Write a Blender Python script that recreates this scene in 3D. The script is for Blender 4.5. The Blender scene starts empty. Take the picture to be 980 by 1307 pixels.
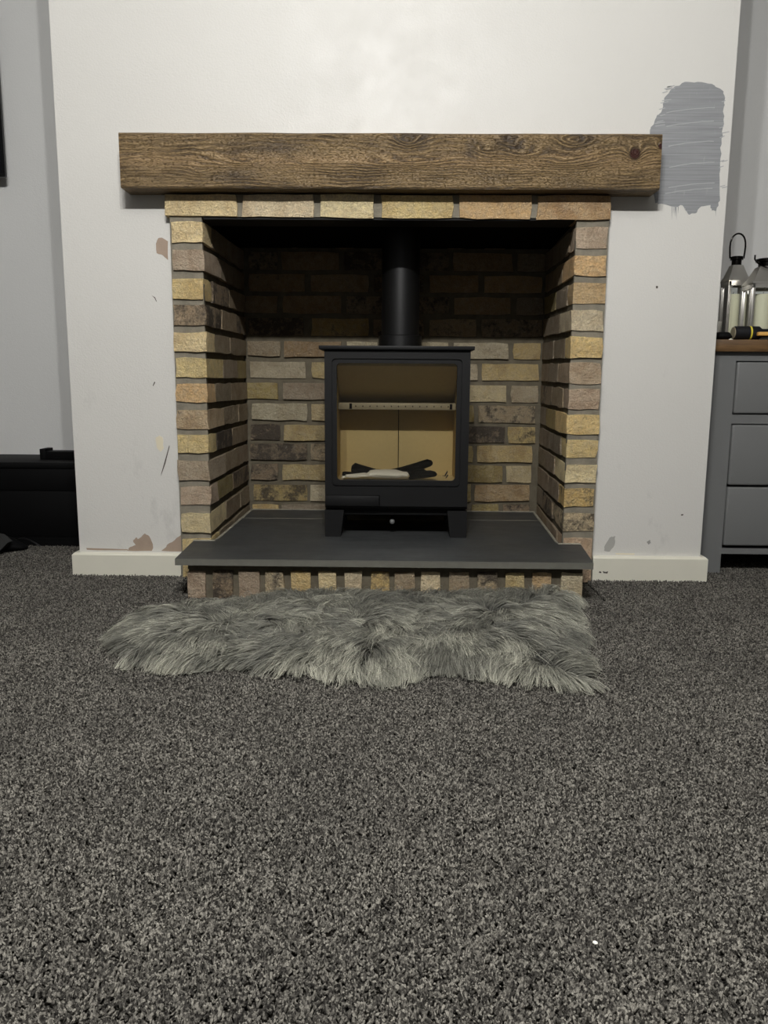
import bpy, bmesh, math, random
import numpy as np
from mathutils import Vector, Matrix, noise

random.seed(7)
rng = np.random.default_rng(11)
SC = bpy.context.scene
COL = SC.collection
rad = math.radians

# ------------------------------------------------------------------ camera
CAM = Vector((0.0, -2.313, 0.58))
FPX, TILT, YAW, ROLL = 1000.0, rad(9.26), rad(0.8), rad(0.40)
_F = Vector((-math.sin(YAW) * math.cos(TILT), math.cos(YAW) * math.cos(TILT), -math.sin(TILT)))
_R0 = Vector((math.cos(YAW), math.sin(YAW), 0))
_U0 = _R0.cross(_F)
_R = _R0 * math.cos(ROLL) + _U0 * math.sin(ROLL)
_U = _U0 * math.cos(ROLL) - _R0 * math.sin(ROLL)
cd = bpy.data.cameras.new('camera')
cam = bpy.data.objects.new('camera', cd)
COL.objects.link(cam)
cd.sensor_fit = 'VERTICAL'
cd.sensor_height = 36.0
cd.lens = 36.0 * FPX / 1307.0
cd.clip_start = 0.02
M3 = Matrix((( _R.x, _U.x, -_F.x), (_R.y, _U.y, -_F.y), (_R.z, _U.z, -_F.z)))
cam.matrix_world = Matrix.Translation(CAM) @ M3.to_4x4()
SC.camera = cam

def ray(px, py):
    return _F + _R * ((px - 490.0) / FPX) + _U * ((653.5 - py) / FPX)
def at(px, py, Y):                      # pixel of the photograph -> point on the plane y = Y
    d = ray(px, py)
    return CAM + d * ((Y - CAM.y) / d.y)
def atz(px, py, Z=0.0):                 # pixel -> point on the plane z = Z
    d = ray(px, py)
    return CAM + d * ((Z - CAM.z) / d.z)

# ------------------------------------------------------------------ light
SC.view_settings.view_transform = 'Standard'
SC.view_settings.look = 'None'
SC.view_settings.gamma = 1.0
SC.view_settings.use_curve_mapping = False
SC.view_settings.exposure = 0.0
w = bpy.data.worlds.new('world')
SC.world = w
w.use_nodes = True
w.node_tree.nodes['Background'].inputs[0].default_value = (0.05, 0.05, 0.055, 1)
w.node_tree.nodes['Background'].inputs[1].default_value = 0.3
for i, (lx, ly, lz, pw) in enumerate([(-0.30, -2.20, 2.11, 61), (-0.11, -2.24, 2.13, 61), (0.08, -2.18, 2.12, 69)]):
    ld = bpy.data.lights.new('ceiling_bulb', 'POINT')
    ld.energy = pw
    ld.color = (1.0, 0.99, 0.975)
    ld.shadow_soft_size = 0.02
    lo = bpy.data.objects.new('ceiling_bulb', ld)
    lo.location = (lx, ly, lz)
    COL.objects.link(lo)

# ------------------------------------------------------------------ helpers
def lin(c):
    return tuple((v / 255 / 12.92) if v / 255 <= 0.04045 else ((v / 255 + 0.055) / 1.055) ** 2.4 for v in c[:3])

class NT:
    def __init__(s, name):
        s.m = bpy.data.materials.new(name)
        s.m.use_nodes = True
        s.t = s.m.node_tree
        s.b = s.t.nodes['Principled BSDF']
        s.o = s.t.nodes['Material Output']
    def n(s, typ, **kw):
        nd = s.t.nodes.new(typ)
        for k, v in kw.items():
            if k.startswith('i_'):
                nd.inputs[k[2:].replace('_', ' ')].default_value = v
            else:
                setattr(nd, k, v)
        return nd
    def l(s, a, b):
        s.t.links.new(a, b)
    def put(s, sock, v):
        if hasattr(v, 'is_output'):
            s.l(v, sock)
        elif isinstance(v, tuple) and len(v) == 3 and sock.type == 'RGBA':
            sock.default_value = (*v, 1)
        else:
            sock.default_value = v
    def mth(s, op, a, b=None, c=None, clamp=False):
        nd = s.n('ShaderNodeMath', operation=op, use_clamp=clamp)
        s.put(nd.inputs[0], a)
        if b is not None: s.put(nd.inputs[1], b)
        if c is not None: s.put(nd.inputs[2], c)
        return nd.outputs[0]
    def mix(s, f, a, b, blend='MIX'):
        nd = s.n('ShaderNodeMix', data_type='RGBA', blend_type=blend)
        s.put(nd.inputs['Factor'], f); s.put(nd.inputs['A'], a); s.put(nd.inputs['B'], b)
        return [o for o in nd.outputs if o.type == 'RGBA'][0]
    def noise(s, vec, scale, detail=3, rough=0.55, dist=0.0):
        nd = s.n('ShaderNodeTexNoise')
        nd.inputs['Scale'].default_value = scale
        nd.inputs['Detail'].default_value = detail
        nd.inputs['Roughness'].default_value = rough
        nd.inputs['Distortion'].default_value = dist
        if vec is not None: s.l(vec, nd.inputs['Vector'])
        return nd.outputs['Fac'] if 'Fac' in nd.outputs else nd.outputs[0]
    def ramp(s, f, lo, hi, a=0.0, b=1.0):
        nd = s.n('ShaderNodeMapRange')
        nd.inputs[1].default_value = lo; nd.inputs[2].default_value = hi
        nd.inputs[3].default_value = a; nd.inputs[4].default_value = b
        nd.clamp = True
        s.l(f, nd.inputs[0])
        return nd.outputs[0]
    def map(s, vec, scale=(1, 1, 1), loc=(0, 0, 0)):
        nd = s.n('ShaderNodeMapping')
        nd.inputs['Scale'].default_value = scale
        nd.inputs['Location'].default_value = loc
        s.l(vec, nd.inputs['Vector'])
        return nd.outputs[0]
    def pos(s):
        return s.n('ShaderNodeNewGeometry').outputs['Position']
    def obj(s):
        return s.n('ShaderNodeTexCoord').outputs['Object']
    def bump(s, h, strength=0.3, dist=0.002):
        nd = s.n('ShaderNodeBump')
        nd.inputs['Strength'].default_value = strength
        nd.inputs['Distance'].default_value = dist
        s.l(h, nd.inputs['Height'])
        s.l(nd.outputs[0], s.b.inputs['Normal'])
    def col(s, v): s.put(s.b.inputs['Base Color'], v)
    def rough(s, v): s.put(s.b.inputs['Roughness'], v)
    def spec(s, v): s.put(s.b.inputs['Specular IOR Level'], v)
    def metal(s, v): s.put(s.b.inputs['Metallic'], v)

def simple(name, rgb, rough=0.5, metal=0.0, spec=0.5, var=0.0, vscale=8.0, bump=0.0, bscale=200.0):
    t = NT(name)
    c = lin(rgb)
    p = t.pos()
    if var:
        f = t.noise(p, vscale, 4)
        t.col(t.mix(f, tuple(x * (1 - var) for x in c), tuple(min(1, x * (1 + var)) for x in c)))
    else:
        t.col(c)
    t.rough(rough); t.metal(metal); t.spec(spec)
    if bump:
        t.bump(t.noise(p, bscale, 2), bump, 0.001)
    return t.m

def link(o, parent=None):
    COL.objects.link(o)
    if parent is not None:
        o.parent = parent
        o.matrix_parent_inverse = Matrix.Identity(4)
    return o

def tag(o, label=None, cat=None, group=None, kind=None):
    if label: o['label'] = label
    if cat: o['category'] = cat
    if group: o['group'] = group
    if kind: o['kind'] = kind
    return o

def empty(name, loc=(0, 0, 0), rotz=0.0, label=None, cat=None, group=None, kind=None):
    o = bpy.data.objects.new(name, None)
    o.empty_display_size = 0.05
    o.location = loc
    o.rotation_euler = (0, 0, rotz)
    COL.objects.link(o)
    return tag(o, label, cat, group, kind)

def meshobj(name, verts, faces, mat, parent=None, smooth=None, world=False):
    """One mesh object. world=True: verts are world coordinates; the origin goes to their centre."""
    verts = [Vector(v) for v in verts]
    loc = Vector((0, 0, 0))
    if world:
        lo = Vector([min(v[i] for v in verts) for i in range(3)])
        hi = Vector([max(v[i] for v in verts) for i in range(3)])
        loc = (lo + hi) / 2
        verts = [v - loc for v in verts]
    me = bpy.data.meshes.new(name)
    me.from_pydata(verts, [], faces)
    bm = bmesh.new(); bm.from_mesh(me)
    bmesh.ops.recalc_face_normals(bm, faces=bm.faces)
    bm.to_mesh(me); bm.free()
    if mat is not None:
        me.materials.append(mat)
    if smooth is not None:
        me.shade_smooth()
        me.set_sharp_from_angle(angle=rad(smooth))
    o = bpy.data.objects.new(name, me)
    if world and parent is not None:
        loc = parent.matrix_basis.inverted() @ loc if parent.parent is None else loc - Vector(parent['_w'])
    o.location = loc
    link(o, parent)
    return o

class MB:
    """Collects shapes in one coordinate frame and links them as ONE mesh object."""
    def __init__(s): s.bm = bmesh.new()
    def _xf(s, vs, M):
        if M is not None:
            for v in vs: v.co = M @ v.co
    def box(s, lo, hi, bev=0.0, seg=2, M=None):
        r = bmesh.ops.create_cube(s.bm, size=1.0)
        vs = r['verts']
        lo, hi = Vector(lo), Vector(hi)
        for v in vs:
            v.co = Vector([(lo[i] + hi[i]) / 2 + v.co[i] * (hi[i] - lo[i]) for i in range(3)])
        if bev:
            es = list({e for v in vs for e in v.link_edges})
            r2 = bmesh.ops.bevel(s.bm, geom=es, offset=bev, segments=seg, profile=0.5, affect='EDGES')
            vs = list({v for f in r2['faces'] for v in f.verts} | {v for v in vs if v.is_valid})
        s._xf(vs, M)
        return s
    def hexa(s, c):            # 8 corners: index = x + 2*z + 4*depth
        vs = [s.bm.verts.new(p) for p in c]
        for f in ((0, 1, 3, 2), (4, 6, 7, 5), (0, 4, 5, 1), (2, 3, 7, 6), (0, 2, 6, 4), (1, 5, 7, 3)):
            s.bm.faces.new([vs[i] for i in f])
        return s
    def prism(s, pts, h0, h1, axis=1, M=None):
        """polygon pts (2D) extruded along axis from h0 to h1; 2D = the two other axes in order"""
        def mk(p, h):
            q = list(p); q.insert(axis, h); return Vector(q)
        a = [s.bm.verts.new(mk(p, h0)) for p in pts]
        b = [s.bm.verts.new(mk(p, h1)) for p in pts]
        n = len(pts)
        s.bm.faces.new(a); s.bm.faces.new(b[::-1])
        for i in range(n):
            s.bm.faces.new((a[i], b[i], b[(i + 1) % n], a[(i + 1) % n]))
        s._xf(a + b, M)
        return s
    def lathe(s, prof, n=24, M=None):
        """profile [(r, z)] spun about z"""
        rings = []
        allv = []
        for r, z in prof:
            ring = [s.bm.verts.new((max(r, 1e-5) * math.cos(2 * math.pi * k / n), max(r, 1e-5) * math.sin(2 * math.pi * k / n), z)) for k in range(n)]
            rings.append(ring); allv += ring
        for a, b in zip(rings, rings[1:]):
            for k in range(n):
                s.bm.faces.new((a[k], a[(k + 1) % n], b[(k + 1) % n], b[k]))
        s.bm.faces.new(rings[0][::-1]); s.bm.faces.new(rings[-1])
        s._xf(allv, M)
        return s
    def tube(s, pts, r, n=8, M=None):
        pts = [Vector(p) for p in pts]
        rs = r if isinstance(r, (list, tuple)) else [r] * len(pts)
        rings = []; allv = []
        up = Vector((0.123, 0.31, 0.95))
        for i, p in enumerate(pts):
            t = (pts[min(i + 1, len(pts) - 1)] - pts[max(i - 1, 0)]).normalized()
            a = t.cross(up)
            if a.length < 1e-3: a = t.cross(Vector((1, 0, 0)))
            a.normalize(); b = t.cross(a)
            ring = [s.bm.verts.new(p + (a * math.cos(2 * math.pi * k / n) + b * math.sin(2 * math.pi * k / n)) * rs[i]) for k in range(n)]
            rings.append(ring); allv += ring
        for a, b in zip(rings, rings[1:]):
            for k in range(n):
                s.bm.faces.new((a[k], a[(k + 1) % n], b[(k + 1) % n], b[k]))
        s.bm.faces.new(rings[0][::-1]); s.bm.faces.new(rings[-1])
        s._xf(allv, M)
        return s
    def build(s, name, mat, parent=None, smooth=35, world=False):
        bmesh.ops.recalc_face_normals(s.bm, faces=s.bm.faces)
        me = bpy.data.meshes.new(name)
        loc = Vector((0, 0, 0))
        if world:
            vs = [v.co for v in s.bm.verts]
            lo = Vector([min(v[i] for v in vs) for i in range(3)])
            hi = Vector([max(v[i] for v in vs) for i in range(3)])
            loc = (lo + hi) / 2
            if parent is None: loc.z = lo.z
            bmesh.ops.translate(s.bm, verts=s.bm.verts, vec=-loc)
        s.bm.to_mesh(me); s.bm.free()
        if mat is not None: me.materials.append(mat)
        if smooth is not None:
            me.shade_smooth(); me.set_sharp_from_angle(angle=rad(smooth))
        o = bpy.data.objects.new(name, me)
        if world and parent is not None:
            W = Matrix.Identity(4)
            q = parent
            while q is not None:
                W = q.matrix_basis @ W; q = q.parent
            o.location = W.inverted() @ loc
        else:
            o.location = loc
        return link(o, parent)

def to_local(parent, p):
    W = Matrix.Identity(4); q = parent
    while q is not None:
        W = q.matrix_basis @ W; q = q.parent
    return W.inverted() @ p

# ------------------------------------------------------------------ materials
def wall_mat(name, rgb, smudge=0.0, rough=0.42):
    t = NT(name)
    p = t.pos(); c = lin(rgb)
    f = t.noise(p, 3.0, 4)
    base = t.mix(t.ramp(f, 0.3, 0.7), tuple(x * 0.97 for x in c), c)
    if smudge:
        s1 = t.noise(t.map(p, (1, 1, 0.6)), 11.0, 6, 0.7)
        zz = t.n('ShaderNodeSeparateXYZ'); t.l(p, zz.inputs[0])
        zm = t.ramp(zz.outputs[2], 1.05, 0.15, 0.0, 1.0)
        k = t.mth('MULTIPLY', t.ramp(s1, 0.60, 0.78), t.mth('MULTIPLY', zm, smudge))
        base = t.mix(k, base, tuple(x * 0.60 for x in c))
    t.col(base)
    r = t.noise(p, 14.0, 3)
    t.rough(t.ramp(r, 0.3, 0.75, rough - 0.05, rough + 0.14))
    t.spec(0.30)
    h = t.noise(p, 210.0, 2, 0.5)
    h2 = t.noise(p, 10.0, 2)
    t.bump(t.mth('ADD', h, t.mth('MULTIPLY', h2, 0.6)), 0.34, 0.0015)
    return t.m
M_wall = wall_mat('chimney_paint', (214, 212, 206), 0.5)
M_alcove = wall_mat('alcove_paint', (221, 221, 218), 0.0, 0.5)
M_ceil = simple('ceiling_paint', (165, 164, 162), 0.8)
M_room = simple('dark_room_paint', (84, 84, 84), 0.9)
M_skirt = simple('cream_gloss_paint', (222, 219, 203), 0.35, var=0.04, vscale=20, bump=0.08, bscale=60)

def brick_mat():
    t = NT('brick_clay')
    oi = t.n('ShaderNodeObjectInfo')
    oc = t.obj()
    off = t.n('ShaderNodeVectorMath', operation='SCALE')
    cmb = t.n('ShaderNodeCombineXYZ')
    t.put(cmb.inputs[0], oi.outputs['Random']); t.put(cmb.inputs[1], t.mth('MULTIPLY', oi.outputs['Random'], 3.7)); t.put(cmb.inputs[2], t.mth('MULTIPLY', oi.outputs['Random'], 9.1))
    t.l(cmb.outputs[0], off.inputs[0]); off.inputs['Scale'].default_value = 40.0
    add = t.n('ShaderNodeVectorMath', operation='ADD')
    t.l(oc, add.inputs[0]); t.l(off.outputs[0], add.inputs[1])
    v = add.outputs[0]
    base = oi.outputs['Color']
    big = t.noise(v, 16.0, 4, 0.62, 0.4)
    med = t.noise(v, 55.0, 5, 0.68, 0.3)
    fine = t.noise(v, 260.0, 3, 0.6)
    # gentle tone variation
    pit = t.noise(v, 130.0, 4, 0.7, 0.6)
    c = t.mix(t.ramp(med, 0.33, 0.68, 0.0, 0.8), base, t.mix(0.5, base, (0.52, 0.46, 0.36), 'MIX'))
    c = t.mix(t.ramp(big, 0.55, 0.35, 0.0, 0.5), c, t.mix(1.0, c, (0.60, 0.52, 0.46), 'MULTIPLY'))
    c = t.mix(t.ramp(fine, 0.38, 0.70, 0.0, 0.50), c, t.mix(1.0, c, (0.50, 0.46, 0.42), 'MULTIPLY'))
    # burnt mottling, amount in alpha
    mm = t.mth('ADD', t.mth('MULTIPLY', big, 0.50), t.mth('ADD', t.mth('MULTIPLY', med, 0.30), t.mth('MULTIPLY', pit, 0.20)))
    thr = t.mth('SUBTRACT', 0.72, t.mth('MULTIPLY', oi.outputs['Alpha'], 0.36))
    k = t.mth('MULTIPLY', t.mth('SUBTRACT', mm, thr), 10.0, clamp=True)
    c = t.mix(t.mth('MULTIPLY', k, 0.84), c, (0.050, 0.042, 0.037))
    # small dark pits and pale lime smears
    c = t.mix(t.ramp(pit, 0.64, 0.74, 0.0, 0.75), c, (0.055, 0.045, 0.035))
    pale = t.ramp(t.noise(v, 24.0, 7, 0.8, 1.5), 0.60, 0.74, 0.0, 0.6)
    c = t.mix(pale, c, (0.56, 0.53, 0.46))
    t.col(c); t.rough(0.9); t.spec(0.15)
    h = t.mth('ADD', t.mth('MULTIPLY', med, 1.0), t.mth('ADD', t.mth('MULTIPLY', fine, 0.5), t.mth('MULTIPLY', pit, -0.9)))
    t.bump(h, 1.0, 0.010)
    return t.m
M_brick = brick_mat()
def mortar_mat(name, rgb):
    t = NT(name); p = t.pos(); c = lin(rgb)
    f = t.noise(p, 30, 5, 0.65)
    t.col(t.mix(t.ramp(f, 0.3, 0.7), tuple(x * 0.72 for x in c), tuple(x * 1.12 for x in c)))
    t.rough(0.95); t.spec(0.1)
    t.bump(t.noise(p, 180, 4, 0.7), 0.6, 0.003)
    return t.m
M_mortar = mortar_mat('mortar_brown', (108, 101, 86))
M_mortar_f = mortar_mat('mortar_grey', (134, 128, 114))

def slate_mat():
    t = NT('slate'); p = t.pos()
    f = t.noise(t.map(p, (1.2, 9, 9)), 6, 6, 0.65)
    g = t.noise(p, 9, 4)
    c = t.mix(t.ramp(f, 0.3, 0.75), (0.026, 0.028, 0.029), (0.060, 0.063, 0.062))
    c = t.mix(t.ramp(g, 0.45, 0.75, 0, 0.4), c, (0.055, 0.056, 0.052))
    t.col(c); t.rough(t.ramp(g, 0.3, 0.7, 0.42, 0.62)); t.spec(0.4)
    t.bump(t.mth('ADD', f, t.noise(p, 120, 3)), 0.25, 0.002)
    return t.m
M_slate = slate_mat()
M_slate_edge_lit = simple('slate_edge_lit', (104, 103, 95), 0.75, spec=0.2, var=0.2, vscale=40)  # honed edge, lightened further: frontal light put into the colour

def wood_mat():
    t = NT('stained_beam_wood')
    o = t.obj()
    s = t.n('ShaderNodeSeparateXYZ'); t.l(o, s.inputs[0])
    x, y, z = s.outputs
    wob = t.noise(t.map(o, (1.4, 2.0, 7.0)), 2.2, 3, 0.5)
    v = t.mth('ADD', t.mth('ADD', z, t.mth('MULTIPLY', y, 0.5)), t.mth('MULTIPLY', wob, 0.055))
    knots = [(0.665, 0.020, 0.016, 0.016, 0.050), (0.735, 0.040, 0.010, 0.011, 0.030), (0.50, 0.052, 0.040, 0.020, 0.042),
             (0.49, -0.002, 0.085, 0.022, 0.030), (0.36, 0.022, 0.060, 0.022, 0.030), (0.05, 0.052, 0.040, 0.020, 0.042), (0.075, 0.0, 0.12, 0.016, 0.034),
             (0.33, 0.050, 0.040, 0.020, 0.030), (-0.42, -0.002, 0.08, 0.014, 0.022), (-0.20, -0.005, 0.14, 0.013, 0.020), (0.26, 0.03, 0.03, 0.02, 0.025),
             (-0.52, -0.03, 0.03, 0.02, 0.018)]
    for kx, kz, rx, rz, am in knots:
        dx = t.mth('DIVIDE', t.mth('SUBTRACT', x, kx), rx)
        dz = t.mth('DIVIDE', t.mth('SUBTRACT', z, kz), rz)
        d2 = t.mth('ADD', t.mth('MULTIPLY', dx, dx), t.mth('MULTIPLY', dz, dz))
        g = t.mth('DIVIDE', am, t.mth('ADD', 1.0, d2))
        v = t.mth('ADD', v, g)
        KM = g if kx == 0.665 else t.mth('MAXIMUM', KM, g)
    wn = t.noise(t.map(o, (6, 30, 30)), 4.0, 4, 0.6)
    ph = t.mth('ADD', t.mth('MULTIPLY', v, 560.0), t.mth('MULTIPLY', wn, 5.0))
    ring = t.mth('MULTIPLY_ADD', t.mth('SINE', ph), 0.5, 0.5)
    ring = t.mth('POWER', ring, 1.6)
    fib = t.noise(t.map(o, (9, 150, 150)), 3.0, 5, 0.7)
    grit = t.noise(t.map(o, (45, 130, 130)), 3.0, 4, 0.75)
    blot = t.noise(t.map(o, (3.0, 6, 9)), 2.2, 4, 0.6)
    # broad pale heart band
    zb = t.mth('DIVIDE', t.mth('SUBTRACT', z, t.mth('MULTIPLY', t.mth('SUBTRACT', wob, 0.5), 0.05)), 0.020)
    band = t.mth('POWER', 2.718, t.mth('MULTIPLY', t.mth('MULTIPLY', zb, zb), -1.0))
    c = t.mix(t.ramp(fib, 0.30, 0.70), (0.115, 0.073, 0.029), (0.36, 0.245, 0.112))
    c = t.mix(t.ramp(blot, 0.42, 0.66, 0.0, 0.62), c, (0.062, 0.040, 0.019))
    c = t.mix(t.mth('MULTIPLY', band, t.ramp(fib, 0.25, 0.6, 0.15, 0.8)), c, (0.36, 0.235, 0.112))
    vis = t.ramp(t.noise(t.map(o, (2.5, 8, 12)), 2.0, 3), 0.42, 0.64, 0.12, 1.0)
    vis = t.mth('MAXIMUM', vis, t.ramp(KM, 0.008, 0.020, 0.0, 1.0))
    c = t.mix(t.mth('MULTIPLY', t.ramp(ring, 0.30, 0.0, 0.0, 0.62), vis), c, (0.030, 0.018, 0.009))
    c = t.mix(t.mth('MULTIPLY', t.ramp(ring, 0.70, 1.0, 0.0, 0.60), vis), c, (0.46, 0.33, 0.175))
    c = t.mix(t.ramp(grit, 0.48, 0.66, 0.0, 0.75), c, (0.026, 0.017, 0.009))
    for kx, kz, rx, rz in ((0.03, 0.058, 0.025, 0.022), (0.085, 0.055, 0.022, 0.026), (0.31, 0.055, 0.022, 0.022), (0.345, 0.040, 0.03, 0.02), (0.52, 0.058, 0.028, 0.018), (-0.30, 0.035, 0.06, 0.02), (-0.42, -0.045, 0.06, 0.018), (0.22, 0.03, 0.015, 0.03)):
        dx = t.mth('DIVIDE', t.mth('SUBTRACT', x, kx), rx); dz = t.mth('DIVIDE', t.mth('SUBTRACT', z, kz), rz)
        e2 = t.mth('MULTIPLY', t.mth('ADD', t.mth('MULTIPLY', dx, dx), t.mth('MULTIPLY', dz, dz)), -1.0)
        c = t.mix(t.mth('MULTIPLY', t.mth('POWER', 2.718, e2), t.ramp(fib, 0.70, 0.35, 0.25, 0.75)), c, (0.040, 0.030, 0.024))
    for kx, kz, r in ((0.665, 0.020, 0.0135), (0.735, 0.040, 0.007)):
        dx = t.mth('SUBTRACT', x, kx); dz = t.mth('SUBTRACT', z, kz)
        d = t.mth('SQRT', t.mth('ADD', t.mth('MULTIPLY', dx, dx), t.mth('MULTIPLY', dz, dz)))
        c = t.mix(t.ramp(d, r * 1.35, r, 0, 0.8), c, (0.02, 0.010, 0.006))
        c = t.mix(t.ramp(d, r, r * 0.85, 0, 1), c, (0.060, 0.020, 0.014))
    t.col(c); t.rough(t.ramp(fib, 0.3, 0.7, 0.48, 0.34)); t.spec(0.5)
    h = t.mth('ADD', t.mth('MULTIPLY', ring, t.mth('MULTIPLY', vis, 0.7)), t.mth('ADD', t.mth('MULTIPLY', fib, 0.5), t.mth('MULTIPLY', t.ramp(grit, 0.7, 0.5), 0.5)))
    t.bump(h, 0.8, 0.004)
    return t.m
M_beam = wood_mat()

M_black = simple('matt_black_steel', (16, 16, 16.3), 0.55, spec=0.28, bump=0.05, bscale=500)
M_black2 = simple('black_steel_dark', (9, 9, 9), 0.6, spec=0.2)
M_pipe = simple('black_flue_enamel', (13, 13, 13), 0.42, spec=0.4)
M_flat_black = simple('flat_black', (9, 8.5, 8), 0.9, spec=0.05)
M_verm = simple('vermiculite', (206, 186, 136), 0.95, spec=0.1, var=0.10, vscale=120, bump=0.3, bscale=500)
M_airbar = simple('dull_steel', (150, 141, 118), 0.5, metal=0.1, spec=0.4, var=0.1, vscale=60)
M_glovemat = simple('black_leather', (9, 9, 9), 0.9, spec=0.06, bump=0.3, bscale=300)
M_packet = simple('white_plastic_wrap', (222, 219, 208), 0.35, spec=0.5, var=0.08, vscale=50, bump=0.4, bscale=90)
M_print = simple('black_print', (8, 8, 8), 0.6)
def glass_mat(name, tint=(1, 1, 1), ior=1.5):
    t = NT(name)
    tr = t.n('ShaderNodeBsdfTransparent'); tr.inputs[0].default_value = (*tint, 1)
    gl = t.n('ShaderNodeBsdfGlossy'); gl.inputs['Roughness'].default_value = 0.02
    fr = t.n('ShaderNodeFresnel'); fr.inputs['IOR'].default_value = ior
    mx = t.n('ShaderNodeMixShader')
    t.l(fr.outputs[0], mx.inputs[0]); t.l(tr.outputs[0], mx.inputs[1]); t.l(gl.outputs[0], mx.inputs[2])
    t.l(mx.outputs[0], t.o.inputs['Surface'])
    t.t.nodes.remove(t.b)
    return t.m
M_glass = glass_mat('stove_glass', (0.91, 0.90, 0.87), 1.5)
M_lglass = glass_mat('lantern_glass', (0.93, 0.95, 0.94), 1.5)
M_chrome = simple('lantern_chrome', (214, 211, 203), 0.30, metal=0.85, var=0.05)
M_blackchrome = simple('dark_polished_metal', (52, 50, 48), 0.12, metal=1.0)
M_wax = simple('ivory_wax', (226, 222, 196), 0.6, spec=0.3)
M_cab = simple('grey_cabinet_paint', (114, 115, 114), 0.36, spec=0.45, var=0.03, bump=0.05, bscale=40)
M_oak = NT('brown_worktop_oak')
_o = M_oak.pos()
_f = M_oak.noise(M_oak.map(_o, (2, 14, 14)), 5, 4)
M_oak.col(M_oak.mix(M_oak.ramp(_f, 0.3, 0.7), (0.085, 0.045, 0.016), (0.19, 0.105, 0.040))); M_oak.rough(0.45)
M_oak = M_oak.m
M_rubber = simple('black_rubber', (20, 20, 23), 0.6, spec=0.35)
M_yellow = simple('yellow_plastic', (225, 208, 70), 0.5)
M_ltwood = simple('light_wood_handle', (222, 170, 88), 0.5, var=0.1, vscale=40)
M_tv = simple('black_gloss_plastic', (9, 9, 10), 0.3, spec=0.4)
M_unit = simple('black_ash_laminate', (7, 7, 7.5), 0.6, spec=0.15)
M_bag = simple('black_nylon', (8, 8, 9), 0.7, spec=0.2, bump=0.2, bscale=200)
M_greycloth = simple('dark_grey_cloth', (60, 60, 59), 0.9, spec=0.1)
M_plaster = simple('bare_plaster', (164, 146, 130), 0.95, spec=0.05, var=0.12, vscale=40, bump=0.4, bscale=150)
M_filler = simple('cream_filler', (222, 213, 188), 0.8, spec=0.2)
M_mark = simple('dark_scuff', (84, 78, 70), 0.8)
def swatch_mat():
    t = NT('grey_test_paint'); p = t.pos()
    f = t.noise(t.map(p, (5, 1, 260)), 1.0, 4, 0.6)
    g = t.noise(t.map(p, (90, 1, 22)), 1.0, 3, 0.6)
    c = t.mix(t.ramp(f, 0.35, 0.7), (0.225, 0.232, 0.240), (0.325, 0.332, 0.338))
    c = t.mix(t.ramp(g, 0.62, 0.75, 0, 0.35), c, (0.42, 0.42, 0.41))
    t.col(c); t.rough(0.5)
    t.bump(f, 0.35, 0.001)
    return t.m
M_swatch = swatch_mat()
M_swatch2 = simple('thin_grey_paint', (168, 169, 170), 0.5)
def carpet_mat():
    t = NT('carpet_twist'); p = t.pos()
    vo = t.n('ShaderNodeTexVoronoi'); vo.inputs['Scale'].default_value = 330.0
    t.l(p, vo.inputs['Vector'])
    sp = t.n('ShaderNodeSeparateColor'); t.l(vo.outputs['Color'], sp.inputs[0])
    nz = t.noise(p, 150, 2, 0.5)
    big = t.noise(p, 5, 3, 0.5)
    r = t.mth('ADD', t.mth('MULTIPLY', sp.outputs[0], 0.75), t.mth('MULTIPLY', nz, 0.5))
    cr = t.n('ShaderNodeValToRGB'); t.l(r, cr.inputs[0])
    e = cr.color_ramp.elements
    e[0].position = 0.22; e[0].color = (0.015, 0.014, 0.0125, 1)
    e[1].position = 0.98; e[1].color = (0.300, 0.284, 0.246, 1)
    a = cr.color_ramp.elements.new(0.50); a.color = (0.060, 0.056, 0.049, 1)
    b = cr.color_ramp.elements.new(0.72); b.color = (0.150, 0.141, 0.123, 1)
    c = t.mix(t.ramp(big, 0.3, 0.7, 0.0, 0.30), cr.outputs[0], (0.035, 0.033, 0.031))
    t.col(c); t.rough(0.95); t.spec(0.08)
    t.bump(nz, 0.8, 0.006)
    return t.m
M_carpet = carpet_mat()

# ------------------------------------------------------------------ room shell
YW, YJ, YB, YA = 0.030, 0.0, 0.60, 0.75         # chimney wall, brick face, recess back, alcove back
CEIL = 2.40
XL = (at(62, 0, YW).x + at(101.5, 700, YW).x) / 2
XR = (at(945, 0, YW).x + at(894, 708, YW).x) / 2
lo_pts = [(213.5, 296), (217.6, 368), (222.2, 470), (226, 567), (231.4, 667)]
ro_pts = [(778.2, 303), (771.7, 409), (767, 509), (762, 605), (759, 667)]
XOL = sum(at(a, b, YJ).x for a, b in lo_pts) / 5
XOR = sum(at(a, b, YJ).x for a, b in ro_pts) / 5
Z_BEAM0 = at(300, 240, -0.055).z
Z_BEAM1 = at(490, 169.5, -0.055).z
print('XL', XL, 'XR', XR, 'XOL', [round(at(a, b, YJ).x, 3) for a, b in lo_pts], 'XOR', [round(at(a, b, YJ).x, 3) for a, b in ro_pts], 'beam', Z_BEAM0, Z_BEAM1)
FZ = -0.012
MB().box((-2.3, -3.6, FZ - 0.1), (2.3, YA + 0.1, FZ)).build('floor', M_carpet, None, None, True)['kind'] = 'structure'
MB().box((-2.3, -3.6, CEIL), (2.3, YA + 0.1, CEIL + 0.1)).build('ceiling', M_ceil, None, None, True)['kind'] = 'structure'
MB().box((-2.4, -3.6, FZ), (-2.3, YA + 0.1, CEIL)).build('wall_left', M_room, None, None, True)['kind'] = 'structure'
MB().box((2.3, -3.6, FZ), (2.4, YA + 0.1, CEIL)).build('wall_right', M_room, None, None, True)['kind'] = 'structure'
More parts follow.
